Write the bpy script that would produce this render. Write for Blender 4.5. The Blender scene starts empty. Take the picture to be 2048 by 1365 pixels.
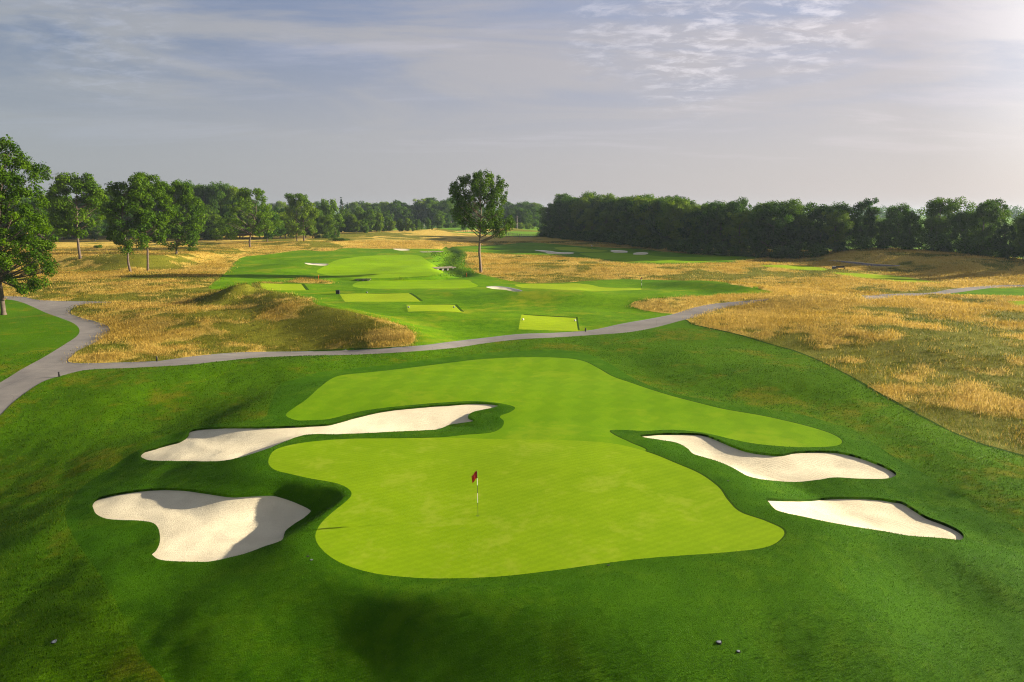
import bpy, math, numpy as np
from mathutils import Vector
from mathutils.geometry import delaunay_2d_cdt

PI = math.pi
R = math.radians
rng = np.random.default_rng(7)
C = bpy.context.scene.collection

# ------------------------------------------------------------------ camera model (photo pixels 2048 x 1365)
F, UC, VC = 1365.0, 1024.0, 682.5
CZ, PITCH = 14.2, R(10.48)
SP, CP = math.sin(PITCH), math.cos(PITCH)

def flat(u, v, z=0.0):
    u = np.asarray(u, float); v = np.asarray(v, float)
    a = (u - UC) / F; b = (VC - v) / F
    t = (CZ - z) / np.maximum(SP - b * CP, 0.004)
    return a * t, (CP + b * SP) * t

def at_dist(u, v, D):
    """point on the vertical plane y = D seen at pixel u, v"""
    a = (u - UC) / F; b = (VC - v) / F
    k = D / (CP + b * SP)
    return a * k, D, CZ + (-SP + b * CP) * k

# ------------------------------------------------------------------ small numpy helpers
def sstep(a, b, x):
    t = np.clip((x - a) / (b - a), 0, 1)
    return t * t * (3 - 2 * t)

def _hash(ix, iy, s):
    h = (ix * 374761393 + iy * 668265263 + s * 1442695041) & 0xFFFFFFFF
    h = ((h ^ (h >> 13)) * 1274126177) & 0xFFFFFFFF
    return ((h ^ (h >> 16)) & 0xFFFF) / 65535.0

def vnoise(x, y, s=0):
    ix = np.floor(x).astype(np.int64); iy = np.floor(y).astype(np.int64)
    fx = x - ix; fy = y - iy
    fx = fx * fx * (3 - 2 * fx); fy = fy * fy * (3 - 2 * fy)
    a = _hash(ix, iy, s); b = _hash(ix + 1, iy, s); c = _hash(ix, iy + 1, s); d = _hash(ix + 1, iy + 1, s)
    return (a * (1 - fx) + b * fx) * (1 - fy) + (c * (1 - fx) + d * fx) * fy - 0.5

def fbm(x, y, s=0, o=3):
    t = 0; w = 1.0
    for i in range(o):
        t = t + w * vnoise(x * 2 ** i + 17.3 * i, y * 2 ** i - 9.1 * i, s + i); w *= 0.5
    return t

def spline(pts, step, closed=True):
    p = np.asarray(pts, float); n = len(p); out = []
    for i in range(n if closed else n - 1):
        if closed:
            p0, p1, p2, p3 = p[i - 1], p[i], p[(i + 1) % n], p[(i + 2) % n]
        else:
            p0, p1, p2, p3 = p[max(i - 1, 0)], p[i], p[i + 1], p[min(i + 2, n - 1)]
        m = max(1, int(math.ceil(np.linalg.norm(p2 - p1) / step)))
        for k in range(m):
            t = k / m
            out.append(0.5 * (2 * p1 + (p2 - p0) * t + (2 * p0 - 5 * p1 + 4 * p2 - p3) * t * t + (3 * p1 - p0 - 3 * p2 + p3) * t ** 3))
    if not closed:
        out.append(p[-1])
    return np.array(out)

def linear(pts, step):
    p = np.asarray(pts, float); out = []
    for i in range(len(p)):
        a, b = p[i], p[(i + 1) % len(p)]
        m = max(1, int(math.ceil(np.linalg.norm(b - a) / step)))
        for k in range(m): out.append(a + (b - a) * k / m)
    return np.array(out)

def inside(poly, x, y):
    x = np.asarray(x, float); y = np.asarray(y, float)
    res = np.zeros(x.shape, bool)
    lo, hi = poly.min(0), poly.max(0)
    m = (x >= lo[0]) & (x <= hi[0]) & (y >= lo[1]) & (y <= hi[1])
    if not m.any(): return res
    xs, ys = x[m], y[m]; r = np.zeros(xs.shape, bool)
    x0, y0 = poly[:, 0], poly[:, 1]; x1, y1 = np.roll(x0, -1), np.roll(y0, -1)
    for a, b, c, d in zip(x0, y0, x1, y1):
        if b == d: continue
        r ^= ((b > ys) != (d > ys)) & (xs < (c - a) * (ys - b) / (d - b) + a)
    res[m] = r
    return res

def pdist(poly, x, y, far, closed=True):
    """distance to a polygon's outline, clipped at far"""
    x = np.asarray(x, float); y = np.asarray(y, float)
    res = np.full(x.shape, far)
    lo, hi = poly.min(0) - far, poly.max(0) + far
    m = (x >= lo[0]) & (x <= hi[0]) & (y >= lo[1]) & (y <= hi[1])
    if not m.any(): return res
    xs, ys = x[m], y[m]; d2 = np.full(xs.shape, far * far)
    n = len(poly)
    for i in range(n if closed else n - 1):
        a = poly[i]; b = poly[(i + 1) % n]; e = b - a
        L = max(e @ e, 1e-9)
        t = np.clip(((xs - a[0]) * e[0] + (ys - a[1]) * e[1]) / L, 0, 1)
        d2 = np.minimum(d2, (xs - a[0] - t * e[0]) ** 2 + (ys - a[1] - t * e[1]) ** 2)
    res[m] = np.sqrt(d2)
    return res

# ------------------------------------------------------------------ outlines measured on the photograph
GREEN = [(537,926),(545,905),(572,893),(620,884),(700,878),(800,877),(900,876),(1000,879),(1100,880),(1180,883),(1240,890),(1300,906),(1350,926),(1400,948),(1437,975),(1455,1000),(1480,1024),(1530,1042),(1566,1060),(1562,1078),(1530,1095),(1450,1105),(1300,1116),(1200,1128),(1100,1142),(1000,1153),(900,1157),(820,1155),(740,1145),(680,1125),(645,1100),(631,1075),(640,1050),(665,1025),(690,1005),(703,990),(696,977),(670,966),(620,957),(580,948),(550,940)]
FAIR = [(572,830),(590,815),(612,800),(640,775),(665,757),(690,750),(750,744),(820,736),(900,726),(960,719),(1040,715),(1120,716),(1165,722),(1195,736),(1225,753),(1265,767),(1300,779),(1350,794),(1400,807),(1450,819),(1520,831),(1580,844),(1630,857),(1665,869),(1683,881),(1678,890),(1650,894),(1600,895),(1540,891),(1500,886),(1460,878),(1410,867),(1350,860),(1290,862),(1240,860),(1219,862),(1232,872),(1262,886),(1290,902),(1200,905),(1100,900),(900,900),(800,895),(690,892),(700,880),(800,877),(880,875),(930,870),(960,868),(985,865),(1003,856),(1008,843),(1000,833),(1022,824),(1030,815),(1008,809),(960,804),(920,804),(870,807),(800,813),(740,820),(700,828),(660,838),(620,841),(590,840)]
SURR = [(560,770),(540,810),(525,838),(460,846),(380,858),(300,888),(230,930),(165,975),(132,1020),(140,1060),(165,1100),(200,1150),(240,1220),(285,1310),(350,1400),(460,1700),(2500,1700),(2400,1300),(2200,1160),(2048,1067),(1990,1030),(1920,990),(1860,955),(1790,915),(1745,885),(1705,860),(1660,846),(1600,829),(1500,814),(1420,801),(1330,783),(1260,753),(1210,723),(1150,703),(1040,702),(900,714),(800,727),(700,738),(640,745),(600,757)]
B1 = [(281,912),(290,903),(308,898),(334,890),(360,883),(376,872),(379,864),(390,860),(417,857),(461,855),(527,855),(593,853),(650,850),(672,846),(703,837),(747,826),(791,819),(857,813),(900,810),(940,807),(975,807),(999,811),(985,817),(960,822),(943,827),(936,835),(950,842),(935,846),(900,851),(888,856),(874,861),(835,863),(791,865),(681,870),(628,870),(593,876),(549,894),(518,905),(483,916),(439,924),(373,924),(308,923),(288,919)]
B2 = [(185,1008),(193,999),(211,993),(246,986),(281,981),(325,978),(374,980),(417,986),(461,992),(492,991),(541,989),(562,993),(593,1004),(622,1020),(609,1037),(589,1050),(571,1065),(563,1083),(527,1096),(492,1109),(439,1122),(409,1126),(352,1125),(321,1122),(308,1115),(303,1107),(312,1098),(319,1083),(319,1065),(312,1052),(299,1046),(272,1043),(237,1042),(211,1039),(193,1030),(187,1019)]
B3 = [(1280,872),(1326,868),(1387,868),(1414,872),(1440,882),(1466,893),(1493,902),(1528,908),(1563,910),(1590,905),(1633,903),(1677,905),(1713,913),(1743,923),(1774,936),(1792,949),(1783,957),(1757,960),(1713,959),(1669,957),(1633,962),(1590,966),(1554,964),(1519,960),(1493,953),(1466,938),(1436,925),(1396,913),(1385,909),(1374,898),(1352,887),(1317,881),(1291,877)]
B4 = [(1531,999),(1572,1000),(1616,1000),(1669,996),(1721,996),(1757,998),(1783,1002),(1805,1006),(1827,1019),(1853,1035),(1888,1048),(1915,1061),(1927,1073),(1921,1082),(1897,1080),(1862,1077),(1809,1073),(1765,1065),(1713,1057),(1655,1046),(1603,1035),(1559,1025),(1546,1017),(1537,1006)]
PATH_LOW = [(2300,580),(2120,575),(2048,574),(2008,574.5),(1968,578),(1915,585.5),(1875,590),(1840,592),(1800,594),(1768,597),(1714,600.5),(1650,600),(1590,600.5),(1540,601.5),(1497,608),(1446,617),(1395,633),(1357,643),(1307,656),(1256,665),(1192,670),(1116,675),(1040,679),(970,687),(900,697),(769,707),(637,712),(527,715),(439,723),(374,730),(264,736),(176,740),(123,752),(88,763),(57,782),(26,806),(0,832),(-60,890),(-160,990),(-330,1150)]
PATH_UP = [(-500,1050),(-280,920),(-120,835),(0,765),(44,738),(88,714),(132,687),(154,672),(159,660),(149,648),(123,637),(92,626),(66,614),(40,604),(9,599),(-60,598),(-300,600),(-300,588),(-60,591),(9,593),(44,594),(75,600),(110,602),(170,603),(229,605),(176,608),(152,614),(142,622),(143,629),(167,637),(189,643),(211,650),(220,658),(215,670),(198,681),(176,692),(154,703),(145,712),(136,722),(154,727),(220,726),(308,723),(343,719),(395,712),(483,705),(615,703),(747,698),(835,692),(900,684),(970,676),(1040,668.5),(1110,666),(1180,661),(1243,648),(1294,639),(1345,629),(1383,617),(1421,609),(1472,604),(1535,599),(1590,597.5),(1650,597),(1716,597),(1754,590),(1797,588),(1859,586),(1901,579),(1955,573.5),(2008,570.5),(2048,570.5),(2120,571),(2300,574)]
PATH = PATH_LOW[::-1] + PATH_UP[::-1]
PATH = PATH_LOW + PATH_UP
NEAR_ROUGH = [(-500,1000),(-60,860),(0,800),(60,755),(120,735),(300,728),(500,709),(900,690),(1200,666),(1300,650),(1362,640),(1385,650),(1430,660),(1480,672),(1540,690),(1590,704),(1640,724),(1690,749),(1740,779),(1790,807),(1840,834),(1900,864),(1960,889),(2048,914),(2200,960),(2500,1040),(2900,1250),(2900,1750),(-900,1750),(-900,1200)]
LAWN = [(-700,602),(-60,603),(9,598),(40,603),(66,613),(92,625),(123,636),(149,647),(159,659),(155,673),(132,688),(88,715),(44,739),(0,767),(-150,850),(-500,1050),(-900,1200),(-1000,800)]
MOWN = [(835,692),(829,682),(830,672),(815,656),(790,646),(760,638),(720,628),(680,619),(640,611),(610,601),(580,592),(556,588),(530,583),(507,578),(504,569),(512,566),(560,565),(600,567),(640,568),(665,567),(640,560),(600,558),(540,575),(500,580),(455,580),(418,577),(432,562),(450,547),(470,525),(490,514),(540,509),(600,501),(640,503),(665,502),(690,497),(760,498),(850,498),(900,500),(925,500),(935,512),(928,522),(940,535),(955,546),(975,552),(1020,562),(1060,567),(1120,566),(1180,562),(1240,559),(1300,560),(1370,562),(1440,567),(1500,575),(1545,585),(1500,588),(1450,590),(1400,593),(1330,596),(1275,602),(1262,611),(1285,620),(1320,626),(1345,630),(1280,648),(1180,668),(1000,684)]
MOWN2 = [(885,500),(905,494),(960,492),(1000,490),(1050,486),(1090,487),(1150,492),(1220,496),(1280,499),(1340,505),(1410,510),(1480,512),(1545,513),(1500,520),(1440,526),(1370,528),(1290,528),(1240,526),(1180,518),(1110,513),(1060,511),(1000,508),(940,505)]
FAIR_A = [(634,545),(645,535),(670,522),(700,516),(740,512),(800,510),(838,512),(852,520),(868,530),(886,542),(880,549),(840,553),(780,556),(720,556),(670,553)]
FAIR_B = [(706,573),(712,566),(740,562),(800,560.5),(870,560),(930,560),(945,566),(955,573),(920,577),(850,577.5),(780,578),(730,577)]
GREEN_C = [(1030,570),(1060,568),(1120,568),(1150,567),(1180,570),(1205,575),(1250,577),(1284,577.5),(1282,580),(1240,581.5),(1190,582),(1130,580),(1080,578),(1045,576)]
GREEN_D = [(1108,496),(1130,494.5),(1155,495),(1185,499),(1215,502),(1200,504),(1165,504.5),(1140,502),(1120,500)]
FAIR_E = [(1160,507),(1230,506),(1290,510),(1330,514),(1400,514.5),(1500,513),(1440,520),(1400,525),(1330,526),(1260,523),(1200,517)]
TEES = [
 ([(520,567.5),(602,567),(612,578),(523,579.5)], .06),
 ([(679,584.5),(817,584),(841,601),(691,602)], .06),
 ([(813,609),(909,608.5),(923,627),(816,627.5)], .06),
 ([(1043,628),(1152,630),(1156,655),(1037,653)], .05)]
TEES_FAR = [[(1520,531),(1580,531),(1640,535),(1652,541),(1600,540),(1550,536)],[(1664,546),(1690,546),(1745,549),(1800,553),(1862,563),(1890,567),(1820,566),(1770,562),(1700,553)]]
TEE_RIGHT = [(2012,603),(2060,602),(2140,606),(2140,616),(2030,612)]
MOWN3 = [(1890,590),(1930,583),(1975,577),(2048,575.5),(2200,577),(2300,590),(2300,612),(2100,600),(2048,597),(1960,593)]
BUNK_FAR = [
 ([(972,574),(990,572.5),(1008,574),(1022,576),(1045,582),(1030,583.5),(1008,580),(985,578)], 'small white bunker below the left end of the middle green', .5),
 ([(609,526),(622,526.5),(640,527.5),(657,528.5),(650,532),(632,531),(615,529)], 'small white bunker set in the far left fairway', .6),
 ([(1069,501),(1082,501),(1100,502.5),(1118,505),(1147,506),(1140,508.5),(1112,508.5),(1095,507.5),(1090,505)], 'long white bunker left of the distant green before the wood', .8),
 ([(1222,501.5),(1250,502),(1254,505.5),(1228,505.5)], 'rectangular white bunker nearest the distant green', .5),
 ([(1271,506),(1295,506),(1292,509.5),(1267,509.5)], 'rectangular white bunker farther right of the distant green', .5),
 ([(786,498),(815,498.5),(819,501),(800,501.5)], 'faint pale bunker at the far end of the left fairway', .3)]
PASTURE = [(900,465),(960,464),(1000,463),(1086,465),(1086,472),(1040,473),(1000,471),(960,468)]
FESC_L = [(143,713),(154,705),(176,694),(198,683),(215,672),(220,659),(211,652),(190,645),(160,635),(147,627),(150,618),(180,611),(260,608)]
CREEK = [(858,505),(880,503),(905,504),(925,512),(932,520),(930,532),(945,545),(935,553),(900,557),(860,559),(800,560),(720,560),(700,558),(760,557.5),(830,557),(870,552),(890,546),(880,538),(862,530),(872,522),(862,514)]
TRACK = [(1655,521),(1700,523.5),(1752,528.5),(1800,531.5),(1797,533),(1750,533),(1722,530.5),(1690,526)]

# ------------------------------------------------------------------ relief
def fpoly(pts, z=0.0, step=30, lin=False):
    s = linear(pts, step) if lin else spline(pts, step)
    return np.stack(flat(s[:, 0], s[:, 1], z), 1)
W_GREEN = fpoly(GREEN, 1.15, 14)
W_FAIR = fpoly(FAIR, 0.8, 14)
def ridge(nodes, s_near, s_far):
    n = np.array(nodes, float)
    k = np.arange(len(n)) ; n = spline(n, 22, False); n[:, 2] = np.maximum(n[:, 2], 0)
    x, y = flat(n[:, 0], n[:, 1], n[:, 2])
    return np.stack([x, y], 1), n[:, 2], s_near, s_far
RIDGES = [
 ridge([(440,592,.2),(468,580,2.0),(490,569,3.5),(512,578,2.7),(560,590,2.4),(640,612,2.2),(720,629,2.0),(780,643,1.8),(818,658,1.4),(830,684,1.0)], 4.2, 3.2),
 ridge([(-200,512,2.6),(60,511,2.9),(200,512,3.1),(300,514,2.9),(400,509,1.9),(470,503,.9),(540,500,.2),(600,498,.0),(660,497,.0)], 4.8, 26),
 ridge([(1650,509,1.4),(1760,502,3.2),(1860,506,3.3),(1960,519,2.6),(2060,533,1.8),(2250,540,1.0)], 14, 16),
 ridge([(1700,517,1.2),(1780,519,2.3),(1880,527,2.0),(2000,540,1.4),(2150,545,1.0)], 6, 9),
 ridge([(1450,617,.1),(1520,604,.9),(1580,595,1.5),(1640,594,1.6),(1700,594,1.5),(1770,597,.9),(1830,592,.7),(1950,595,.8),(2100,602,.8)], 6, 3.6),
 ridge([(985,588,.7),(1080,585,1.1),(1180,588,1.2),(1260,588,.9)], 6, 9),
 ridge([(1300,564,.3),(1400,563,1.3),(1500,571,1.5),(1570,580,.6)], 4, 5),
 ridge([(560,492,1.0),(620,489,2.4),(655,492,1.6)], 10, 9),
 ridge([(1262,604,.2),(1330,600,.8),(1420,594,.8),(1520,588,.5)], 4, 4),
 ridge([(180,622,.1),(330,622,1.0),(480,648,1.1),(620,668,.7),(760,688,.3)], 4, 5),
 ridge([(800,474,.8),(900,466,2.2),(1000,466,2.4)], 20, 18),
]
BUMPS = [  # u, v, height, radius x, radius y
 (1850,905,.75,3.0,4.5),(1240,1215,.3,2.5,1.8),(1400,1170,.45,4,2.5),(1240,1290,.5,2.6,1.8),(1700,1240,.5,2.8,2.0),(730,1225,-.7,2.0,1.6),(420,1290,.45,2.2,2.0),
 (1750,1150,-.25,2.0,1.4),(510,815,.5,4.5,4.0),(370,835,-.45,4,3.5),(230,790,.3,5,4),(640,735,.4,6,4),(1450,770,.35,7,6),(1240,700,.45,8,5),(1640,800,.4,5,6),(1720,870,-.3,3,4),
 (1500,740,.35,8,5),(300,1180,.3,3,3),(60,1080,.45,3.5,4),(900,640,.6,7,6),(1230,612,-.5,9,6),(760,620,.3,7,6),(560,735,.35,5,4),(330,745,.3,5,4),
 (1450,530,.8,16,20),(1300,545,1.0,18,8),(1150,540,.8,14,7),(700,520,.6,14,12),(800,545,.5,10,8),(590,535,.9,7,5),(555,545,.8,6,5),(560,660,-1.1,10,5),(680,672,-.8,8,4),
 (1850,690,1.0,9,10),(1650,680,.7,9,8),(1980,760,.8,7,8),(1750,640,.6,10,9),(2000,640,.7,10,10),(1500,650,.4,9,7),(1700,780,.5,5,5),
 (120,590,.4,14,6),(350,575,.7,16,7),(230,560,.5,14,8),(180,700,.2,6,5),(60,660,.4,7,5)]
BUMPS2 = [(885,1185,.30,2.3,1.5),(1880,1130,.80,2.2,1.4),(700,1225,-.18,2.0,1.4),(1150,1225,.25,3.0,1.6)]   # mounds on the bank below the green
_b2 = []
_bx = []
WT = [(fpoly(p, .5, 6, True), h) for p, h in TEES]
B2C = flat(610, 1010, .5)
W_CREEK = np.stack(flat(*np.array([(890,500),(905,510),(893,520),(885,530),(893,540),(925,552),(880,556),(820,558.5),(760,559),(710,559),(680,559)], float).T), 1)

def H0(x, y):
    x = np.asarray(x, float); y = np.asarray(y, float)
    r = np.hypot(x, y)
    z = 3.0 * sstep(150, 430, y) + 6 * sstep(500, 1500, r)
    z = z + sstep(40, 90, r) * 0.45 * fbm(x / 24, y / 24, 3) + 0.28 * fbm(x / 9, y / 9, 9, 2) * sstep(12, 30, r)
    z = z + sstep(250, 400, r) * 1.6 * fbm(x / 90, y / 90, 21, 2)
    # front slope and fall to the left
    z = z - 1.6 * sstep(24, 12, y) * (r < 60) - .5 * sstep(-7, -20, x) * sstep(45, 22, y) - 3.0 * sstep(-15, -38, x) * sstep(62, 34, y)
    for P, hz, sn, sf in RIDGES:
        rad = 3.2 * max(sn, sf)
        lo, hi = P.min(0) - rad, P.max(0) + rad
        m = (x > lo[0]) & (x < hi[0]) & (y > lo[1]) & (y < hi[1])
        if not np.any(m): continue
        xs, ys = x[m], y[m]
        best = np.full(xs.shape, 1e18); hh = np.zeros(xs.shape); side = np.zeros(xs.shape)
        for i in range(len(P) - 1):
            a, b = P[i], P[i + 1]; e = b - a; L = e @ e
            t = np.clip(((xs - a[0]) * e[0] + (ys - a[1]) * e[1]) / L, 0, 1)
            dx, dy = xs - a[0] - t * e[0], ys - a[1] - t * e[1]
            d2 = dx * dx + dy * dy
            w = d2 < best
            best = np.where(w, d2, best); hh = np.where(w, hz[i] * (1 - t) + hz[i + 1] * t, hh)
            side = np.where(w, (e[0] * dy - e[1] * dx) / math.sqrt(L), side)
        s = sn + (sf - sn) * sstep(-2.5, 2.5, side)
        z2 = np.zeros(x.shape); z2[m] = hh * np.exp(-best / (2 * s * s))
        z = z + z2
    for bx, by, h, rx, ry in _bx:
        q = ((x - bx) / rx) ** 2 + ((y - by) / ry) ** 2
        z = z + h * np.exp(-q / 2) * (q < 20)
    # raised putting surface and its approach
    ig = inside(W_GREEN, x, y); dg = np.where(ig, 0, pdist(W_GREEN, x, y, 9.0))
    steep = np.exp(-(((x - B2C[0]) / 3.4) ** 2 + ((y - B2C[1]) / 4.6) ** 2))
    w = 6.5 - 4.3 * np.clip(steep * 1.3, 0, 1)
    pg = 1 - sstep(0.25, 1, np.clip(dg / w * .8 + .2, 0, 1))
    fa = inside(W_FAIR, x, y); df = np.where(fa, 0, pdist(W_FAIR, x, y, 8.0))
    pf = 1 - sstep(0.15, 1, np.clip(df / 6.5 * .85 + .15, 0, 1))
    gz = 1.15 + 0.035 * np.sin(x * .5) + 0.16 * np.exp(-(((x - 2) / 7) ** 2 + ((y - 36) / 3) ** 2)) + 0.012 * (x)
    fz = 0.8 + 0.10 * np.sin(x * .21 + y * .17) + 0.1 * np.sin(y * .4)
    fz = fz * (1 - .55 * sstep(42, 68, y))
    blend = np.maximum(pg, pf * .999)
    z = z + (.13 * fbm(x / 3.6, y / 3.6, 101, 2) + .05 * fbm(x / 1.1, y / 1.1, 103, 2)) * sstep(95, 60, r) * (1 - .85 * sstep(.6, .98, blend))
    flatz = (pg ** 3 * gz + pf ** 3 * fz) / np.maximum(pg ** 3 + pf ** 3, 1e-6)
    z = z * (1 - blend) + flatz * blend
    for bx, by, h, rx, ry in _b2:
        q = ((x - bx) / rx) ** 2 + ((y - by) / ry) ** 2
        z = z + h * np.exp(-q / 2) * (q < 20) * sstep(.1, 1.6, dg)
    for P, h in WT:
        d = np.where(inside(P, x, y), 0, pdist(P, x, y, 1.6))
        z = z + h * (1 - sstep(0.0, .55, d))
    dc = pdist(W_CREEK, x, y, 7.0, False)
    z = z - 0.9 * (1 - sstep(0.3, 4.5, dc))
    return z

def ground(u, v):
    """pixel -> point on the relief"""
    u = np.atleast_1d(np.asarray(u, float)); v = np.atleast_1d(np.asarray(v, float))
    z = np.zeros(u.shape)
    for k in range(24):
        x, y = flat(u, v, z)
        zn = H0(x, y)
        z = z + (zn - z) * (0.6 if k < 12 else 0.35)
    x, y = flat(u, v, z)
    return np.stack([x, y], 1)

_b = np.array(BUMPS, float); _p = ground(_b[:, 0], _b[:, 1])      # mounds stand where the relief is seen
_bx = [(_p[i, 0], _p[i, 1], _b[i, 2], _b[i, 3], _b[i, 4]) for i in range(len(_b))]
_b = np.array(BUMPS2, float); _p = ground(_b[:, 0], _b[:, 1])
_b2 = [(_p[i, 0], _p[i, 1], _b[i, 2], _b[i, 3], _b[i, 4]) for i in range(len(_b))]

def gp(u, v):
    p = ground(u, v)[0]
    return p[0], p[1], float(HF(p[0], p[1]))

# ------------------------------------------------------------------ regions
REG = []   # name, world polygon, in order of priority
def reg(name, pts, step=4, lin=False):
    s = linear(pts, step) if lin else spline(pts, step)
    P = ground(s[:, 0], s[:, 1])
    if name == 'cart_path':      # the stretch that runs behind the low rise
        wgt = sstep(1530, 1560, s[:, 0]) * sstep(1735, 1705, s[:, 0])
        P = P * (1 - wgt[:, None]) + np.stack(flat(s[:, 0], s[:, 1], 0.0), 1) * wgt[:, None]
    REG.append((name, P))
    return P
BUNK = []
for k, p in enumerate((B1, B2, B3, B4)):
    s = spline(p, 4)
    jit = 0.9 * fbm(np.arange(len(s)) / 3.0, np.zeros(len(s)) + k * 9.7, 5, 2)
    s[:, 1] += jit * .5; s[:, 0] += jit * .5
    P = ground(s[:, 0], s[:, 1]); REG.append(('bunker%d' % k, P)); BUNK.append((P, (.14, .10, .20, .20)[k]))
for k, (p, l, d) in enumerate(BUNK_FAR):
    P = reg('bunker%d' % (k + 4), p, 2.5); BUNK.append((P, d))
reg('cart_path', PATH, 5)
EXTRA = []      # break lines of the ground
for P, h in WT:
    REG.append(('tee', P)); c0 = P.mean(0); q = P - c0
    EXTRA.append(P + q / np.linalg.norm(q, axis=1)[:, None] * .75)
reg('tee_far', TEES_FAR[0], 5); reg('tee_far', TEES_FAR[1], 5); reg('tee_far', TEE_RIGHT, 6, True)
reg('putting_green', GREEN, 4)
reg('green_far', GREEN_C, 4); reg('green_far', GREEN_D, 4)
reg('fairway', FAIR, 4)
_pg = [P for n, P in REG if n == 'putting_green'][0]; _pf = [P for n, P in REG if n == 'fairway'][0]
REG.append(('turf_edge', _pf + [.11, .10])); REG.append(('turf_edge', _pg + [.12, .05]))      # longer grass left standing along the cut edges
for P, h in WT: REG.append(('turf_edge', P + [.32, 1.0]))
reg('fairway_far', FAIR_A, 4); reg('fairway_far', FAIR_B, 4); reg('fairway_far', FAIR_E, 4)
reg('creek', CREEK, 4)
reg('gravel_track', TRACK, 4)
reg('surround', SURR, 6)
reg('rough', LAWN, 8)
_nr = reg('rough', NEAR_ROUGH, 6)
REG.append(('turf_edge', _nr + [.30, .40]))  # tall fescue's shadow along the rough, put in as a darker turf colour
reg('rough_far', MOWN, 5)
reg('rough_far', MOWN2, 5)
reg('rough_far', MOWN3, 6)
reg('pasture', PASTURE, 5)

FLOOR = []
for P, d in BUNK:
    zz = H0(P[:, 0], P[:, 1])
    c0 = P.mean(0); zc = np.minimum(zz, np.percentile(zz, 70))
    k = np.linalg.lstsq(np.column_stack([P - c0, np.ones(len(P))]), zc, rcond=None)[0]
    FLOOR.append((c0, k, d))

def HF(x, y, force=None):
    """relief with bunker bowls and ditches"""
    x = np.asarray(x, float); y = np.asarray(y, float)
    z = H0(x, y)
    for kb, ((P, d), fl) in enumerate(zip(BUNK, FLOOR)):
        if force is not None and kb != force: continue
        m = inside(P, x, y) if force is None else np.ones(x.shape, bool)
        if np.any(m):
            dd = pdist(P, np.where(m, x, 1e6), np.where(m, y, 1e6), 6.0)
            fz_ = fl[1][0] * (x - fl[0][0]) + fl[1][1] * (y - fl[0][1]) + fl[1][2] - fl[2]
            zb = z - .08 + (np.minimum(fz_, z - .05) + .05 * fbm(x / 1.8, y / 1.8, 31) - z) * sstep(-.2, 2.7, dd)
            z = np.where(m, zb, z)
    return z

# ------------------------------------------------------------------ one triangulation, cut into regions
def build_terrain():
    pts = []
    def grid(th0, th1, dth, lr0, lr1, dlr, jit=.22):
        th = np.arange(th0, th1, dth); lr = np.arange(lr0, lr1, dlr)
        g = np.stack(np.meshgrid(th, lr), -1).reshape(-1, 2)
        g += rng.uniform(-jit, jit, g.shape) * [dth, dlr]
        pts.append(g)
    L = math.log; A = R(43)
    grid(-A, A, .0045, L(15), L(62), .0095)
    grid(-A, A, .0045, L(62), L(330), .016)
    grid(-A, A, .010, L(330), L(4500), .05)
    grid(A + .01, PI, .035, L(4), L(4500), .07)
    grid(-PI, -A - .01, .035, L(4), L(4500), .07)
    grid(-A, A, .03, L(4), L(14.7), .05)
    g = np.vstack(pts)
    cv, ce = [], []
    n = len(g)
    # straight frame so the two ends of the angle range meet
    lrs = np.linspace(L(4), L(4500), 60)
    fr = [(-PI - .001, a) for a in lrs] + [(PI + .001, a) for a in lrs]
    cv += fr; n0 = n + len(fr)
    allv = [g, np.array(fr)]
    for name, P in REG + [('', e) for e in EXTRA]:
        q = np.stack([np.arctan2(P[:, 0], P[:, 1]), np.log(np.hypot(P[:, 0], P[:, 1]))], 1)
        allv.append(q)
        m = len(q); ce += [(n0 + i, n0 + (i + 1) % m) for i in range(m)]
        n0 += m
    V = np.vstack(allv)
    out = delaunay_2d_cdt([Vector(v) for v in V], ce, [], 0, 1e-6, False)
    V = np.array([tuple(v) for v in out[0]]); T = np.array(out[2])
    span = V[T, 0].max(1) - V[T, 0].min(1)
    T = T[span < .3]          # slivers along the rim
    r = np.exp(V[:, 1]); X = np.sin(V[:, 0]) * r; Y = np.cos(V[:, 0]) * r
    return X, Y, T
X, Y, T = build_terrain()
# triangles wholly inside the camera's foot: a small disc closes the centre
Z = H0(X, Y)
for P, _ in BUNK[:4]:      # rolled turf lips
    dl = pdist(P, X, Y, 2.0)
    Z = Z + .05 * np.exp(-(dl / .55) ** 2)
cx, cy = X[T].mean(1), Y[T].mean(1)
lab = np.full(len(T), -1)
todo = np.ones(len(T), bool)
for k, (name, P) in enumerate(REG):
    m = inside(P, cx, cy) & todo
    lab[m] = k; todo &= ~m
# orient upwards
def orient(T):
    a = (X[T[:, 1]] - X[T[:, 0]]) * (Y[T[:, 2]] - Y[T[:, 0]]) - (Y[T[:, 1]] - Y[T[:, 0]]) * (X[T[:, 2]] - X[T[:, 0]])
    T = T.copy(); f = a < 0; T[f] = T[f][:, ::-1]
    return T
T = orient(T)
def vnormals(X, Y, Z, T):
    P = np.stack([X, Y, Z], 1)
    n = np.cross(P[T[:, 1]] - P[T[:, 0]], P[T[:, 2]] - P[T[:, 0]])
    N = np.zeros_like(P)
    for i in range(3): np.add.at(N, T[:, i], n)
    return N / np.maximum(np.linalg.norm(N, axis=1), 1e-12)[:, None]
NRM = vnormals(X, Y, Z, T)

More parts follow.
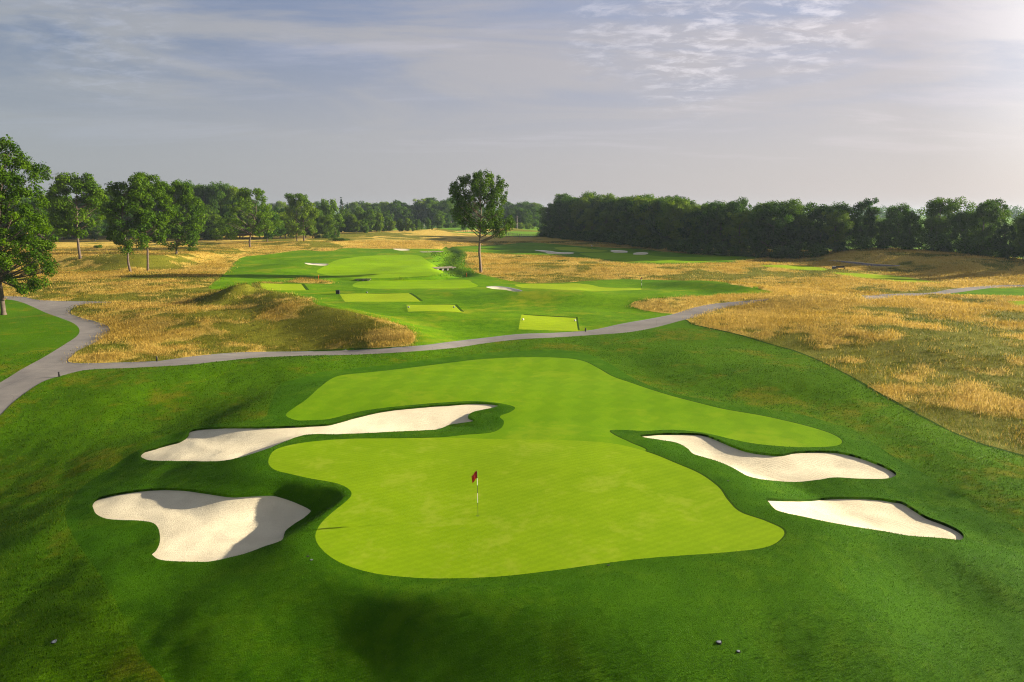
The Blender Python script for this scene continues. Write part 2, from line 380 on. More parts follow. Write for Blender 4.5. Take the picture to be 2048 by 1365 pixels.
def mesh_np(name, V, faces, mat=None, parent=None, smooth=False, k=None, col=None, normals=None):
    """faces: (n,k) int array"""
    V = np.ascontiguousarray(V, np.float32); faces = np.ascontiguousarray(faces, np.int32)
    k = faces.shape[1]
    me = bpy.data.meshes.new(name)
    me.vertices.add(len(V)); me.vertices.foreach_set('co', V.ravel())
    me.loops.add(faces.size); me.loops.foreach_set('vertex_index', faces.ravel())
    me.polygons.add(len(faces)); me.polygons.foreach_set('loop_start', np.arange(0, faces.size, k, dtype=np.int32))
    try: me.polygons.foreach_set('loop_total', np.full(len(faces), k, np.int32))
    except Exception: pass
    me.update(calc_edges=True)
    if smooth: me.polygons.foreach_set('use_smooth', np.ones(len(faces), bool))
    if col is not None:
        a = me.attributes.new('tint', 'FLOAT', 'POINT'); a.data.foreach_set('value', np.ascontiguousarray(col, np.float32))
    if normals is not None:
        me.normals_split_custom_set_from_vertices([tuple(q) for q in normals])
    if mat: me.materials.append(mat)
    o = bpy.data.objects.new(name, me); C.objects.link(o)
    if parent: o.parent = parent
    return o

def tag(o, label=None, cat=None, group=None, kind=None):
    if label: o['label'] = label
    if cat: o['category'] = cat
    if group: o['group'] = group
    if kind: o['kind'] = kind
    return o

def empty(name, loc, rz=0, **kw):
    o = bpy.data.objects.new(name, None); C.objects.link(o)
    o.location = loc; o.rotation_euler = (0, 0, rz); o.empty_display_size = .3
    tag(o, **kw)
    return o

# ------------------------------------------------------------------ materials
class NT:
    def __init__(s, tree): s.t = tree; s.n = tree.nodes; s.l = tree.links
    def new(s, ty, ins=None, **kw):
        n = s.n.new(ty)
        for k, v in kw.items(): setattr(n, k, v)
        for k, v in (ins or {}).items():
            if isinstance(v, bpy.types.NodeSocket): s.l.new(v, n.inputs[k])
            else: n.inputs[k].default_value = v
        return n
    def math(s, op, a, b=0.0, clamp=False):
        n = s.new('ShaderNodeMath', {0: a, 1: b}, operation=op); n.use_clamp = clamp; return n.outputs[0]
    def mix(s, f, a, b, bt='MIX'):
        n = s.n.new('ShaderNodeMix'); n.data_type = 'RGBA'; n.blend_type = bt
        for i, v in ((0, f), (6, a), (7, b)):
            if isinstance(v, bpy.types.NodeSocket): s.l.new(v, n.inputs[i])
            elif i and len(v) == 3: n.inputs[i].default_value = (*v, 1)
            else: n.inputs[i].default_value = v
        return n.outputs[2]
    def ramp(s, f, a, b, lo=0.0, hi=1.0):
        n = s.new('ShaderNodeMapRange', {0: f, 1: a, 2: b, 3: lo, 4: hi}); n.interpolation_type = 'SMOOTHSTEP'; return n.outputs[0]
    def noise(s, vec, scale, detail=3, rough=.55, dist=0):
        return s.new('ShaderNodeTexNoise', {'Vector': vec, 'Scale': scale, 'Detail': detail, 'Roughness': rough, 'Distortion': dist}).outputs[0]

def material(name):
    m = bpy.data.materials.new(name); m.use_nodes = True
    t = NT(m.node_tree); t.n.clear()
    out = t.new('ShaderNodeOutputMaterial')
    return m, t, out

def turf(name, A, B, patch=None, patch_amt=.0, patch_scale=.12, fine=9.0, bump=.5, bscale=14, stripe=None, streak=False, rough=.75, macro=.05, contrast=.5):
    m, t, out = material(name)
    pos = t.new('ShaderNodeNewGeometry').outputs['Position']
    n1 = t.noise(pos, macro, 4, .6); n2 = t.noise(pos, fine, 3, .7); n3 = t.noise(pos, .9, 4, .65)
    f = t.math('ADD', t.math('MULTIPLY', n1, .35), t.math('ADD', t.math('MULTIPLY', n2, .35), t.math('MULTIPLY', n3, .3)))
    c = t.mix(t.ramp(f, .5 - contrast * .3, .5 + contrast * .3), (*A, 1), (*B, 1))
    if stripe:
        ang, wid, amt = stripe
        mp = t.new('ShaderNodeMapping', {'Vector': pos, 'Rotation': (0, 0, ang)}).outputs[0]
        w = t.new('ShaderNodeTexWave', {'Vector': mp, 'Scale': 1 / wid / 3.14 * 1.0, 'Distortion': .35, 'Detail': 1.0, 'Detail Scale': .3}, wave_type='BANDS', bands_direction='X').outputs[1]
        mp2 = t.new('ShaderNodeMapping', {'Vector': pos, 'Rotation': (0, 0, ang + R(62))}).outputs[0]
        w2 = t.new('ShaderNodeTexWave', {'Vector': mp2, 'Scale': 1 / wid / 3.14, 'Distortion': .5, 'Detail': 1.0, 'Detail Scale': .3}, wave_type='BANDS', bands_direction='X').outputs[1]
        w = t.math('ADD', t.math('MULTIPLY', w, .6), t.math('MULTIPLY', w2, .4))
        c = t.mix(t.math('MULTIPLY', t.ramp(w, .35, .65), amt), c, (A[0] * .62, A[1] * .68, A[2] * .6, 1))
    if patch:
        p = t.noise(pos, patch_scale, 5, .62, .6)
        p2 = t.noise(pos, patch_scale * 6, 4, .6)
        pm = t.ramp(t.math('ADD', t.math('MULTIPLY', p, .7), t.math('MULTIPLY', p2, .3)), .5, .64)
        c = t.mix(t.math('MULTIPLY', pm, patch_amt), c, (*patch, 1))
    bm = t.new('ShaderNodeBump', {'Height': t.noise(pos, bscale, 4, .75), 'Strength': bump, 'Distance': .05})
    b = t.new('ShaderNodeBsdfPrincipled', {'Base Color': c, 'Roughness': rough, 'Normal': bm.outputs[0], 'Specular IOR Level': .03})
    t.l.new(b.outputs[0], out.inputs[0])
    return m

M = {}
M['green'] = turf('putting_turf', (.160, .285, .003), (.235, .365, .006), patch=(.29, .37, .03), patch_amt=.5, patch_scale=.45, fine=13, bump=.14, bscale=25, macro=.12, stripe=(R(60), .38, .15), contrast=.6)
M['fair'] = turf('fairway_turf', (.105, .245, .002), (.185, .32, .004), patch=(.22, .32, .01), patch_amt=.5, patch_scale=.2, fine=10, bump=.3, bscale=16, stripe=(R(8), 2.6, .20), contrast=.7)
M['fair_far'] = turf('far_fairway_turf', (.17, .33, .002), (.24, .40, .003), fine=3, bump=.15, bscale=8, stripe=(R(80), 6, .14))
M['tee'] = turf('tee_turf', (.25, .38, .006), (.33, .44, .014), fine=9, bump=.15, bscale=14, stripe=(R(88), 1.2, .16))
M['surround'] = turf('collar_turf', (.022, .088, .001), (.065, .170, .002), patch=(.09, .18, .004), patch_amt=.4, patch_scale=.3, fine=14, bump=1.0, bscale=20, contrast=.8)
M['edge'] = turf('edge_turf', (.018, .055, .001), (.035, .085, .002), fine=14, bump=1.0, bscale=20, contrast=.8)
M['rough'] = turf('rough_turf', (.034, .110, .001), (.095, .205, .002), patch=(.17, .175, .008), patch_amt=.75, patch_scale=.16, fine=9, bump=1.0, bscale=14, contrast=.8)
M['rough_far'] = turf('far_rough_turf', (.055, .165, .001), (.155, .30, .002), patch=(.27, .29, .012), patch_amt=.65, patch_scale=.07, fine=5, bump=1.0, bscale=6, stripe=(R(100), 5, .15))
M['creek'] = turf('creek_bank_turf', (.06, .20, .002), (.17, .32, .003), fine=1.3, bump=1.0, bscale=1.6, contrast=.6, patch=(.20, .24, .01), patch_amt=.6, patch_scale=.3)
M['pasture'] = turf('pasture_turf', (.12, .27, .02), (.17, .30, .03), fine=1, bump=.4, bscale=2)

def meadow_mat():
    m, t, out = material('dry_meadow')
    pos = t.new('ShaderNodeNewGeometry').outputs['Position']
    p1 = t.noise(pos, .045, 5, .62, .8); p2 = t.noise(pos, .35, 5, .65, .5); p3 = t.noise(pos, 3.0, 4, .7); p4 = t.noise(pos, 12, 3, .7)
    f = t.math('ADD', t.new('ShaderNodeAttribute', attribute_name='gold').outputs['Fac'], t.math('MULTIPLY', t.math('SUBTRACT', t.math('ADD', p3, p4), 1.0), .35))
    c1 = t.mix(t.ramp(p3, .3, .7), (.47, .33, .04), (.66, .48, .12))
    c2 = t.mix(t.ramp(p4, .3, .7), (.08, .12, .003), (.22, .20, .018))
    c = t.mix(t.ramp(f, .30, .60), c2, c1)
    bm = t.new('ShaderNodeBump', {'Height': t.math('ADD', t.math('MULTIPLY', p3, .6), t.math('MULTIPLY', p4, .4)), 'Strength': .9, 'Distance': .25})
    b = t.new('ShaderNodeBsdfPrincipled', {'Base Color': c, 'Roughness': .85, 'Normal': bm.outputs[0], 'Specular IOR Level': .1})
    t.l.new(b.outputs[0], out.inputs[0])
    return m
M['meadow'] = meadow_mat()

def sand_mat():
    m, t, out = material('bunker_sand')
    pos = t.new('ShaderNodeNewGeometry').outputs['Position']
    d = t.new('ShaderNodeVectorMath', {0: pos, 1: t.new('ShaderNodeVectorMath', {0: t.new('ShaderNodeTexNoise', {'Vector': pos, 'Scale': .33, 'Detail': 2.0}).outputs[1], 1: (3.2, 3.2, 0)}, operation='MULTIPLY').outputs[0]}, operation='ADD').outputs[0]
    w = t.new('ShaderNodeTexWave', {'Vector': d, 'Scale': 1.5, 'Distortion': 1.2, 'Detail': 2.0, 'Detail Scale': 1.5}, wave_type='RINGS', rings_direction='Z').outputs[1]
    g = t.noise(pos, 30, 4, .8); l = t.noise(pos, .8, 4, .6)
    c = t.mix(t.ramp(l, .3, .7), (.81, .735, .53), (.73, .655, .465))
    c = t.mix(t.math('MULTIPLY', t.ramp(g, .25, .45, 1, 0), .25), c, (.40, .31, .2, 1))
    h = t.math('ADD', t.math('MULTIPLY', w, .13), t.math('MULTIPLY', g, .8))
    bm = t.new('ShaderNodeBump', {'Height': h, 'Strength': .8, 'Distance': .05})
    b = t.new('ShaderNodeBsdfPrincipled', {'Base Color': c, 'Roughness': .9, 'Normal': bm.outputs[0], 'Specular IOR Level': .1})
    t.l.new(b.outputs[0], out.inputs[0])
    return m
M['sand'] = sand_mat()

def asphalt(name, c0, c1):
    m, t, out = material(name)
    pos = t.new('ShaderNodeNewGeometry').outputs['Position']
    g = t.noise(pos, 18, 4, .75); l = t.noise(pos, .35, 5, .65); s = t.noise(t.new('ShaderNodeMapping', {'Vector': pos, 'Scale': (.15, 1.2, 1)}).outputs[0], 1.0, 4, .6)
    c = t.mix(t.ramp(l, .3, .7), (*c0, 1), (*c1, 1))
    c = t.mix(t.math('MULTIPLY', t.ramp(s, .5, .7), .3), c, (c1[0] * 1.25, c1[1] * 1.22, c1[2] * 1.15, 1))
    c = t.mix(t.math('MULTIPLY', t.ramp(g, .35, .6), .25), c, (c0[0] * .6, c0[1] * .6, c0[2] * .6, 1))
    cr = t.new('ShaderNodeTexVoronoi', {'Vector': pos, 'Scale': .22}, feature='DISTANCE_TO_EDGE').outputs[0]
    c = t.mix(t.math('MULTIPLY', t.ramp(cr, .0, .006, 1, 0), .35), c, (.05, .05, .05, 1))
    bm = t.new('ShaderNodeBump', {'Height': g, 'Strength': .35, 'Distance': .02})
    b = t.new('ShaderNodeBsdfPrincipled', {'Base Color': c, 'Roughness': .8, 'Normal': bm.outputs[0], 'Specular IOR Level': .25})
    t.l.new(b.outputs[0], out.inputs[0])
    return m
M['path'] = asphalt('path_asphalt', (.20, .185, .175), (.26, .245, .225))
M['track'] = asphalt('track_gravel', (.17, .15, .14), (.2, .18, .16))

def blade_mat(name, c0, c1, trans=.35, patch=None):
    m, t, out = material(name)
    a = t.new('ShaderNodeAttribute', attribute_name='tint').outputs['Fac']
    c = t.mix(a, (*c0, 1), (*c1, 1))
    d = t.new('ShaderNodeBsdfPrincipled', {'Base Color': c, 'Roughness': .6, 'Specular IOR Level': .2})
    tr = t.new('ShaderNodeBsdfTranslucent', {'Color': c})
    mx = t.new('ShaderNodeMixShader', {0: trans, 1: d.outputs[0], 2: tr.outputs[0]})
    t.l.new(mx.outputs[0], out.inputs[0])
    return m
M['blade_surround'] = blade_mat('collar_grass', (.016, .072, .001), (.100, .245, .002), .22)
M['blade_rough'] = blade_mat('rough_grass', (.024, .085, .001), (.175, .275, .006), .22)
M['fescue'] = blade_mat('fescue_straw', (.52, .345, .03), (.86, .63, .17), .42)
M['weed_green'] = blade_mat('weed_green', (.05, .16, .002), (.20, .34, .004), .35)
M['fescue_green'] = blade_mat('fescue_green', (.07, .12, .003), (.36, .31, .03), .4)

def leaf_mat(name, c0, c1, trans=.3):
    m, t, out = material(name)
    a = t.new('ShaderNodeAttribute', attribute_name='tint').outputs['Fac']
    rnd = t.new('ShaderNodeObjectInfo').outputs['Random']
    f = t.math('ADD', t.math('MULTIPLY', a, .65), t.math('MULTIPLY', rnd, .35))
    c = t.mix(f, (*c0, 1), (*c1, 1))
    d = t.new('ShaderNodeBsdfPrincipled', {'Base Color': c, 'Roughness': .55, 'Specular IOR Level': .08})
    tr = t.new('ShaderNodeBsdfTranslucent', {'Color': t.mix(1.0, c, (1.0, 1.1, .5, 1), 'MULTIPLY')})
    mx = t.new('ShaderNodeMixShader', {0: trans, 1: d.outputs[0], 2: tr.outputs[0]})
    t.l.new(mx.outputs[0], out.inputs[0])
    return m
M['leaf'] = leaf_mat('leaf_green', (.028, .080, .001), (.135, .235, .003), .38)
M['leaf_dark'] = leaf_mat('leaf_dark', (.010, .050, .006), (.110, .215, .010), .45)
M['leaf_lone'] = leaf_mat('leaf_deep', (.020, .060, .001), (.10, .185, .003), .34)
M['leaf_light'] = leaf_mat('leaf_light', (.055, .12, .002), (.19, .28, .004), .38)
M['leaf_conifer'] = leaf_mat('needle_green', (.012, .035, .018), (.03, .07, .03), .1)

def plain(name, c, rough=.6, var=.12, scale=6, metal=0.0, bump=.2):
    m, t, out = material(name)
    pos = t.new('ShaderNodeTexCoord').outputs['Object']
    n = t.noise(pos, scale, 4, .65)
    col = t.mix(t.ramp(n, .3, .7), (*[x * (1 - var) for x in c], 1), (*[min(1, x * (1 + var)) for x in c], 1))
    bm = t.new('ShaderNodeBump', {'Height': n, 'Strength': bump, 'Distance': .02})
    b = t.new('ShaderNodeBsdfPrincipled', {'Base Color': col, 'Roughness': rough, 'Metallic': metal, 'Normal': bm.outputs[0]})
    t.l.new(b.outputs[0], out.inputs[0])
    return m
M['bark'] = plain('bark', (.10, .075, .055), .9, .35, 3, bump=.8)
M['bark_light'] = plain('bark_light', (.17, .125, .09), .9, .35, 3, bump=.8)
M['black'] = plain('black_plastic', (.02, .02, .022), .5)
M['white'] = plain('white_paint', (.8, .8, .78), .45, .05)
M['red'] = plain('red_cloth', (.5, .008, .012), .6, .2)
M['blue'] = plain('dark_blue_plastic', (.03, .05, .12), .4)
M['grey'] = plain('grey_plastic', (.24, .27, .32), .6)
M['stone'] = plain('pale_stone', (.36, .33, .32), .8, .3, 2)
M['wood'] = plain('weathered_wood', (.28, .24, .2), .8, .3, 4)
M['orange'] = plain('orange_paint', (.8, .12, .01), .5)
M['siding'] = plain('white_siding', (.55, .55, .55), .7, .06, 1)
M['roof'] = plain('brown_shingle', (.22, .13, .11), .9, .25, 2)
M['roof_grey'] = plain('grey_shingle', (.20, .20, .22), .9, .25, 2)
M['glass'] = plain('dark_window', (.03, .04, .05), .15, .1)

# ------------------------------------------------------------------ cut the terrain into its surfaces
GROUPS = {'rough': [], 'surround': [], 'meadow': [], 'rough_far': []}
for k, (name, P) in enumerate(REG): GROUPS.setdefault(name, []).append(k)
GROUPS['meadow'] = [-1]
rc = np.hypot(cx, cy)
WB = np.array([(48, 460), (38, 350), (60, 330), (80, 300), (95, 262), (118, 225), (140, 200), (170, 180), (260, 160), (3000, 160), (4400, 4400), (-4400, 4400), (-4400, 480), (-200, 470), (-40, 452)], float)
lab[(lab == -1) & inside(WB, cx, cy)] = GROUPS['pasture'][0]
lab[(lab == -1) & (rc < 40) & (cy < 25)] = GROUPS['rough'][0]
SURF = {}
def cut(name, mask, mat, sink=0.0, skirt=0.0, heights=None, kind='structure', label=None, cat=None):
    t = T[mask]
    used, inv = np.unique(t, return_inverse=True)
    t = inv.reshape(-1, 3)
    x, y = X[used], Y[used]
    z = (Z[used] if heights is None else heights(x, y)) - sink
    if heights is not None:
        N = vnormals(x, y, z, t)
    else:
        N = NRM[used]
    V = np.stack([x, y, z], 1)
    SURF.setdefault(name, []).append((V, t))
    if skirt:
        e = np.vstack([t[:, [0, 1]], t[:, [1, 2]], t[:, [2, 0]]])
        key = np.sort(e, 1); key = key[:, 0].astype(np.int64) * 10000000 + key[:, 1]
        u, idx, cnt = np.unique(key, return_index=True, return_counts=True)
        be = e[idx[cnt == 1]]
        bv = np.unique(be); mp = np.full(len(V), -1); mp[bv] = np.arange(len(bv)) + len(V)
        V2 = V[bv].copy(); V2[:, 2] -= skirt
        f2 = np.vstack([np.stack([be[:, 1], be[:, 0], mp[be[:, 0]]], 1), np.stack([be[:, 1], mp[be[:, 0]], mp[be[:, 1]]], 1)])
        N = np.vstack([N, N[bv]]); V = np.vstack([V, V2]); t = np.vstack([t, f2])
    o = mesh_np(name, V, t, mat, smooth=True, normals=N)
    return tag(o, label, cat, None, kind)

def m_of(*names):
    ks = [k for nme in names for k in GROUPS.get(nme, [])]
    return np.isin(lab, ks)
MEADOW = cut('meadow', lab == -1, M['meadow'])
cut('rough', m_of('rough'), M['rough'], skirt=.25)
cut('rough_far', m_of('rough_far'), M['rough_far'])
cut('greenside_turf', m_of('surround'), M['surround'], skirt=.25)
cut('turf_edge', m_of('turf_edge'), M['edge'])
cut('fairway', m_of('fairway'), M['fair'])
cut('fairway_far', m_of('fairway_far'), M['fair_far'])
cut('putting_green', m_of('putting_green'), M['green'])
cut('putting_green_far', m_of('green_far'), M['tee'])
cut('tee_turf', m_of('tee', 'tee_far'), M['tee'])
cut('creek_bank', m_of('creek'), M['creek'])
cut('pasture', m_of('pasture'), M['pasture'])
cut('cart_path', m_of('cart_path'), M['path'], sink=.03)
cut('gravel_track', m_of('gravel_track'), M['track'], sink=.02)
BL = ['long pale sand bunker behind the near green on its left', 'large heart shaped sand bunker half in shade at lower left', 'upper of the two sand bunkers right of the near green', 'lower of the two sand bunkers right of the near green'] + [b[1] for b in BUNK_FAR]
for k in range(len(BUNK)):
    cut('sand_bunker', m_of('bunker%d' % k), M['sand'], heights=(lambda x, y, k=k: HF(x, y, k)), label=BL[k])

#@@PART2
# ------------------------------------------------------------------ grass that stands up (scattered on the cut surfaces)
def gold_at(x, y):
    g = .44 + .14 * sstep(110, 190, y) + .9 * fbm(x / 26, y / 26, 41) + 1.1 * fbm(x / 7.5, y / 6.0, 47, 4) + .75 * fbm(x / 1.9, y / 1.6, 53, 2)
    for bx, by, rx, ry, a in GOLD:
        g = g + a * np.exp(-(((x - bx) / rx) ** 2 + ((y - by) / ry) ** 2))
    return np.clip(g, 0, 1)
GOLD = []
for u, v, ru, rv, a in [  # where the photograph's meadow is straw (+) or green (-)
    (330,655,170,30,.6),(640,690,160,12,.5),(280,690,90,22,.4),(650,640,110,8,-.10),(600,632,80,8,.15),(720,655,60,12,-.05),(540,600,60,8,-.15),
    (1800,690,330,80,-.22),(540,658,60,5,-.6),(1560,640,110,10,.45),(1480,665,90,8,-.35),(1600,690,90,9,.35),(1690,655,70,9,-.3),(1420,680,100,14,.2),(1600,735,60,14,.25),(1900,640,160,26,-.5),(1990,700,80,50,-.45),(1640,672,80,16,.2),(1880,770,110,45,.5),(1760,700,50,30,-.35),(1560,635,60,8,.3),
    (1460,655,60,12,.35),(1700,740,90,30,-.35),(1930,850,120,22,-.35),(1750,605,250,8,.5),(1100,530,60,8,-.5),(1180,545,140,8,.3),(1400,560,150,8,-.1),
    (1350,540,160,8,.4),(1700,565,200,8,.4),(1950,560,100,10,.4),(1820,525,120,8,-.3),(250,528,170,9,-.5),(330,556,160,4,-.45),(520,505,60,6,-.4),(120,500,80,5,-.3),(260,585,140,8,.4),(200,490,120,10,.4),
    (640,488,60,8,-.8),(780,484,120,6,.5),(950,478,90,6,.5),(1050,545,60,8,-.3),(1380,612,60,8,.3),(700,472,80,4,-.8)]:
    P = ground([u, u + ru, u], [v, v, v + rv])
    GOLD.append((P[0, 0], P[0, 1], abs(P[1, 0] - P[0, 0]) + .5, abs(P[0, 1] - P[2, 1]) + .5, a))

_co = np.empty(len(MEADOW.data.vertices) * 3, np.float32); MEADOW.data.vertices.foreach_get('co', _co); _co = _co.reshape(-1, 3)
_at = MEADOW.data.attributes.new('gold', 'FLOAT', 'POINT'); _at.data.foreach_set('value', gold_at(_co[:, 0], _co[:, 1]).astype(np.float32))

def scatter(name, dens, seed):
    r = np.random.default_rng(seed); out = []
    for V, t in SURF[name]:
        a, b, c = V[t[:, 0]], V[t[:, 1]], V[t[:, 2]]
        ar = .5 * np.linalg.norm(np.cross(b - a, c - a), axis=1)
        m = (a + b + c) / 3
        n = r.poisson(np.minimum(ar * dens(m[:, 0], m[:, 1]), 4000))
        i = np.repeat(np.arange(len(t)), n)
        s = np.sqrt(r.random(len(i)))[:, None]; q = r.random(len(i))[:, None]
        nn = np.cross(b - a, c - a); nn /= np.maximum(np.linalg.norm(nn, axis=1), 1e-12)[:, None]
        out.append(np.hstack([a[i] * (1 - s) + b[i] * s * (1 - q) + c[i] * s * q, nn[i]]))
    return np.vstack(out)

def blades(name, PN, h, w, tint, mat, seed, lean=.35, seed_head=False, label=None, cat=None, spread=.24):
    r = np.random.default_rng(seed); n = len(PN); P = PN[:, :3]
    # leaf blades of a sward fan about the ground's normal
    NB = PN[:, 3:] + r.normal(0, spread, (n, 3)); NB /= np.linalg.norm(NB, axis=1)[:, None]
    az = r.uniform(0, 2 * PI, n); d = np.stack([np.cos(az), np.sin(az), 0 * az], 1)
    la = r.uniform(0, 2 * PI, n); ll = np.abs(r.normal(0, lean, n)) * h
    L = np.stack([np.cos(la) * ll, np.sin(la) * ll, 0 * la], 1)
    up = np.zeros((n, 3)); up[:, 2] = h
    w = w[:, None]
    if seed_head:
        V = np.stack([P - [0, 0, .02], P + L * .5 + up * .62 - d * w * .5, P + L * .5 + up * .62 + d * w * .5, P + L + up], 1).reshape(-1, 3)
        f = (np.arange(n) * 4)[:, None] + np.array([0, 1, 3, 2])[None]
        col = np.repeat(tint, 4)
    else:
        V = np.stack([P - d * w * .5 - [0, 0, .01], P + d * w * .5 - [0, 0, .01], P + L + up], 1).reshape(-1, 3)
        f = (np.arange(n) * 3)[:, None] + np.array([0, 1, 2])[None]
        col = np.repeat(tint, 3)
    o = mesh_np(name, V, f, mat, col=col, smooth=True)
    at = o.data.attributes.new('custom_normal', 'FLOAT_VECTOR', 'POINT')
    at.data.foreach_set('vector', np.repeat(NB, len(V) // n, 0).astype(np.float32).ravel())
    return tag(o, label, cat, None, 'stuff')

def inview(x, y, m=1.32):
    return (y > 0) & (np.abs(x) < y * .76 * m + 1.5)

def rr(x, y): return np.hypot(x, y)
# lush collar grass, then rougher grass
P = scatter('greenside_turf', lambda x, y: inview(x, y) * np.clip(420 * (22 / rr(x, y)) ** 2, 12, 420) * (rr(x, y) < 58), 1)
r_ = rr(P[:, 0], P[:, 1]); q = np.random.default_rng(5)
tn = np.clip(.38 + .6 * fbm(P[:, 0] / 4, P[:, 1] / 4, 59) + .5 * fbm(P[:, 0] / 1.0, P[:, 1] / 1.0, 61) + q.normal(0, .22, len(P)), 0, 1)
blades('collar_grass', P, q.uniform(.025, .06, len(P)), .012 * np.clip(r_ / 20, 1, 3), tn, M['blade_surround'], 11, .5,
       label='short dense dark green grass around the near green and bunkers', cat='grass')
P = scatter('rough', lambda x, y: inview(x, y) * np.clip(380 * (22 / rr(x, y)) ** 2, 7, 380) * (rr(x, y) < 85), 2)
r_ = rr(P[:, 0], P[:, 1])
tn = np.clip(.42 + .9 * fbm(P[:, 0] / 3.2, P[:, 1] / 3.2, 67) + .4 * fbm(P[:, 0] / .7, P[:, 1] / .7, 71) + q.normal(0, .2, len(P)), 0, 1)
blades('rough_grass', P, q.uniform(.04, .10, len(P)), .014 * np.clip(r_ / 20, 1, 3.5), tn, M['blade_rough'], 12, .5,
       label='uneven longer rough grass with brownish patches', cat='grass')
# straw coloured fescue in tufts
def dens_f(x, y):
    r = rr(x, y); g = gold_at(x, y)
    return inview(x, y) * np.clip(14 * (60 / r) ** 1.8, .40, 18) * (r < 330) * (.35 + .85 * g)
Ct = scatter('meadow', dens_f, 3)
g = gold_at(Ct[:, 0], Ct[:, 1]); r_ = rr(Ct[:, 0], Ct[:, 1])
isg = q.random(len(Ct)) < .06 + .92 * sstep(.22, .80, g)
def tufts(Ct, k, spread, hmin, hmax, wbase, tint, mat, name, seed, label, cat, lean):
    qq = np.random.default_rng(seed)
    P = np.repeat(Ct, k, 0); r = rr(P[:, 0], P[:, 1]); sc_ = np.clip(r / 70, 1, 2.6)
    P = P + qq.normal(0, 1, P.shape) * [spread, spread, 0, 0, 0, 0] * sc_[:, None]
    hh = np.repeat(qq.uniform(hmin, hmax, len(Ct)), k) * qq.uniform(.7, 1.1, len(P))
    wv = wbase * np.clip(r / 45, 1, 5)
    tt = np.clip(np.repeat(tint, k) + qq.normal(0, .13, len(P)), 0, 1)
    return blades(name, P, hh, wv, tt, mat, seed + 1, lean, True, label, cat, .4)
gt = Ct[isg]; tg = np.clip(.5 + .7 * fbm(gt[:, 0] / 7, gt[:, 1] / 7, 83) + q.normal(0, .07, len(gt)), 0, 1)
tufts(gt, 12, .36, .18, .50, .015, tg, M['fescue'], 'fescue_grass', 21, 'tall golden straw coloured fescue in loose tufts', 'tall grass', .4)
gg = Ct[~isg]; tg2 = np.clip(.4 + .7 * fbm(gg[:, 0] / 5, gg[:, 1] / 5, 89) + q.normal(0, .15, len(gg)), 0, 1)
tufts(gg, 10, .32, .12, .32, .018, tg2, M['fescue_green'], 'meadow_undergrowth', 31, 'green weedy undergrowth between the dry fescue tufts', 'undergrowth', .5)
# lush growth along the creek
P = scatter('creek_bank', lambda x, y: np.full(np.shape(x), .35), 4)
tufts(P, 8, .35, .10, .42, .05, np.clip(.5 + fbm(P[:, 0] / 4, P[:, 1] / 4, 97), 0, 1), M['weed_green'], 'creek_weeds', 41, 'bright green weeds along the winding creek', 'weeds', .5)

# ------------------------------------------------------------------ trees
def tube(pts, rad, n=6):
    pts = np.asarray(pts, float); rad = np.asarray(rad, float)
    d = np.gradient(pts, axis=0); d /= np.maximum(np.linalg.norm(d, axis=1), 1e-9)[:, None]
    ref = np.where(np.abs(d[:, 2:3]) > .9, [[1., 0, 0]], [[0, 0, 1.]])
    a = np.cross(d, ref); a /= np.linalg.norm(a, axis=1)[:, None]; b = np.cross(d, a)
    an = np.arange(n) * 2 * PI / n
    V = pts[:, None] + rad[:, None, None] * (a[:, None] * np.cos(an)[None, :, None] + b[:, None] * np.sin(an)[None, :, None])
    i = np.arange(len(pts) - 1)[:, None] * n; k = np.arange(n)[None]
    f = np.stack([i + k, i + (k + 1) % n, i + n + (k + 1) % n, i + n + k], -1).reshape(-1, 4)
    return V.reshape(-1, 3), f

def join(parts):
    V, Fc, o = [], [], 0
    for v, f in parts:
        V.append(v); Fc.append(f + o); o += len(v)
    return np.vstack(V), np.vstack(Fc)

def leaves(cl, rad, n_per, size, qq, squash=.8, droop=0.0, shell=.55):
    """leaf sized rhombi spread through clumps cl with radii rad"""
    k = np.maximum((n_per * (rad / rad.mean()) ** 2).astype(int), 6)
    i = np.repeat(np.arange(len(cl)), k); n = len(i)
    d = qq.normal(0, 1, (n, 3)); d /= np.linalg.norm(d, axis=1)[:, None]
    rr_ = np.where(qq.random(n) < shell, qq.uniform(.75, 1.05, n), qq.random(n) ** .5)
    lump = 1 + .35 * (vnoise(d[:, 0] * 3 + i * 7.1, d[:, 1] * 3 + d[:, 2] * 2.7 + i * 3.3, 3)) * 2
    P = cl[i] + d * (rr_ * rad[i] * lump)[:, None] * [1, 1, squash]
    nn = d * .9 + qq.normal(0, .55, (n, 3)) + [0, 0, .35]; nn /= np.linalg.norm(nn, axis=1)[:, None]
    a = np.cross(nn, qq.normal(0, 1, (n, 3))); a /= np.linalg.norm(a, axis=1)[:, None]; b = np.cross(nn, a)
    s = size * qq.uniform(.6, 1.25, n)[:, None]
    V = np.stack([P - a * s, P - b * s * .55, P + a * s, P + b * s * .55], 1).reshape(-1, 3)
    f = (np.arange(n) * 4)[:, None] + np.arange(4)[None]
    ti = np.clip(.42 + qq.normal(0, .2, len(cl))[i] + qq.normal(0, .14, n), 0, 1)
    return V, f, np.repeat(ti, 4)

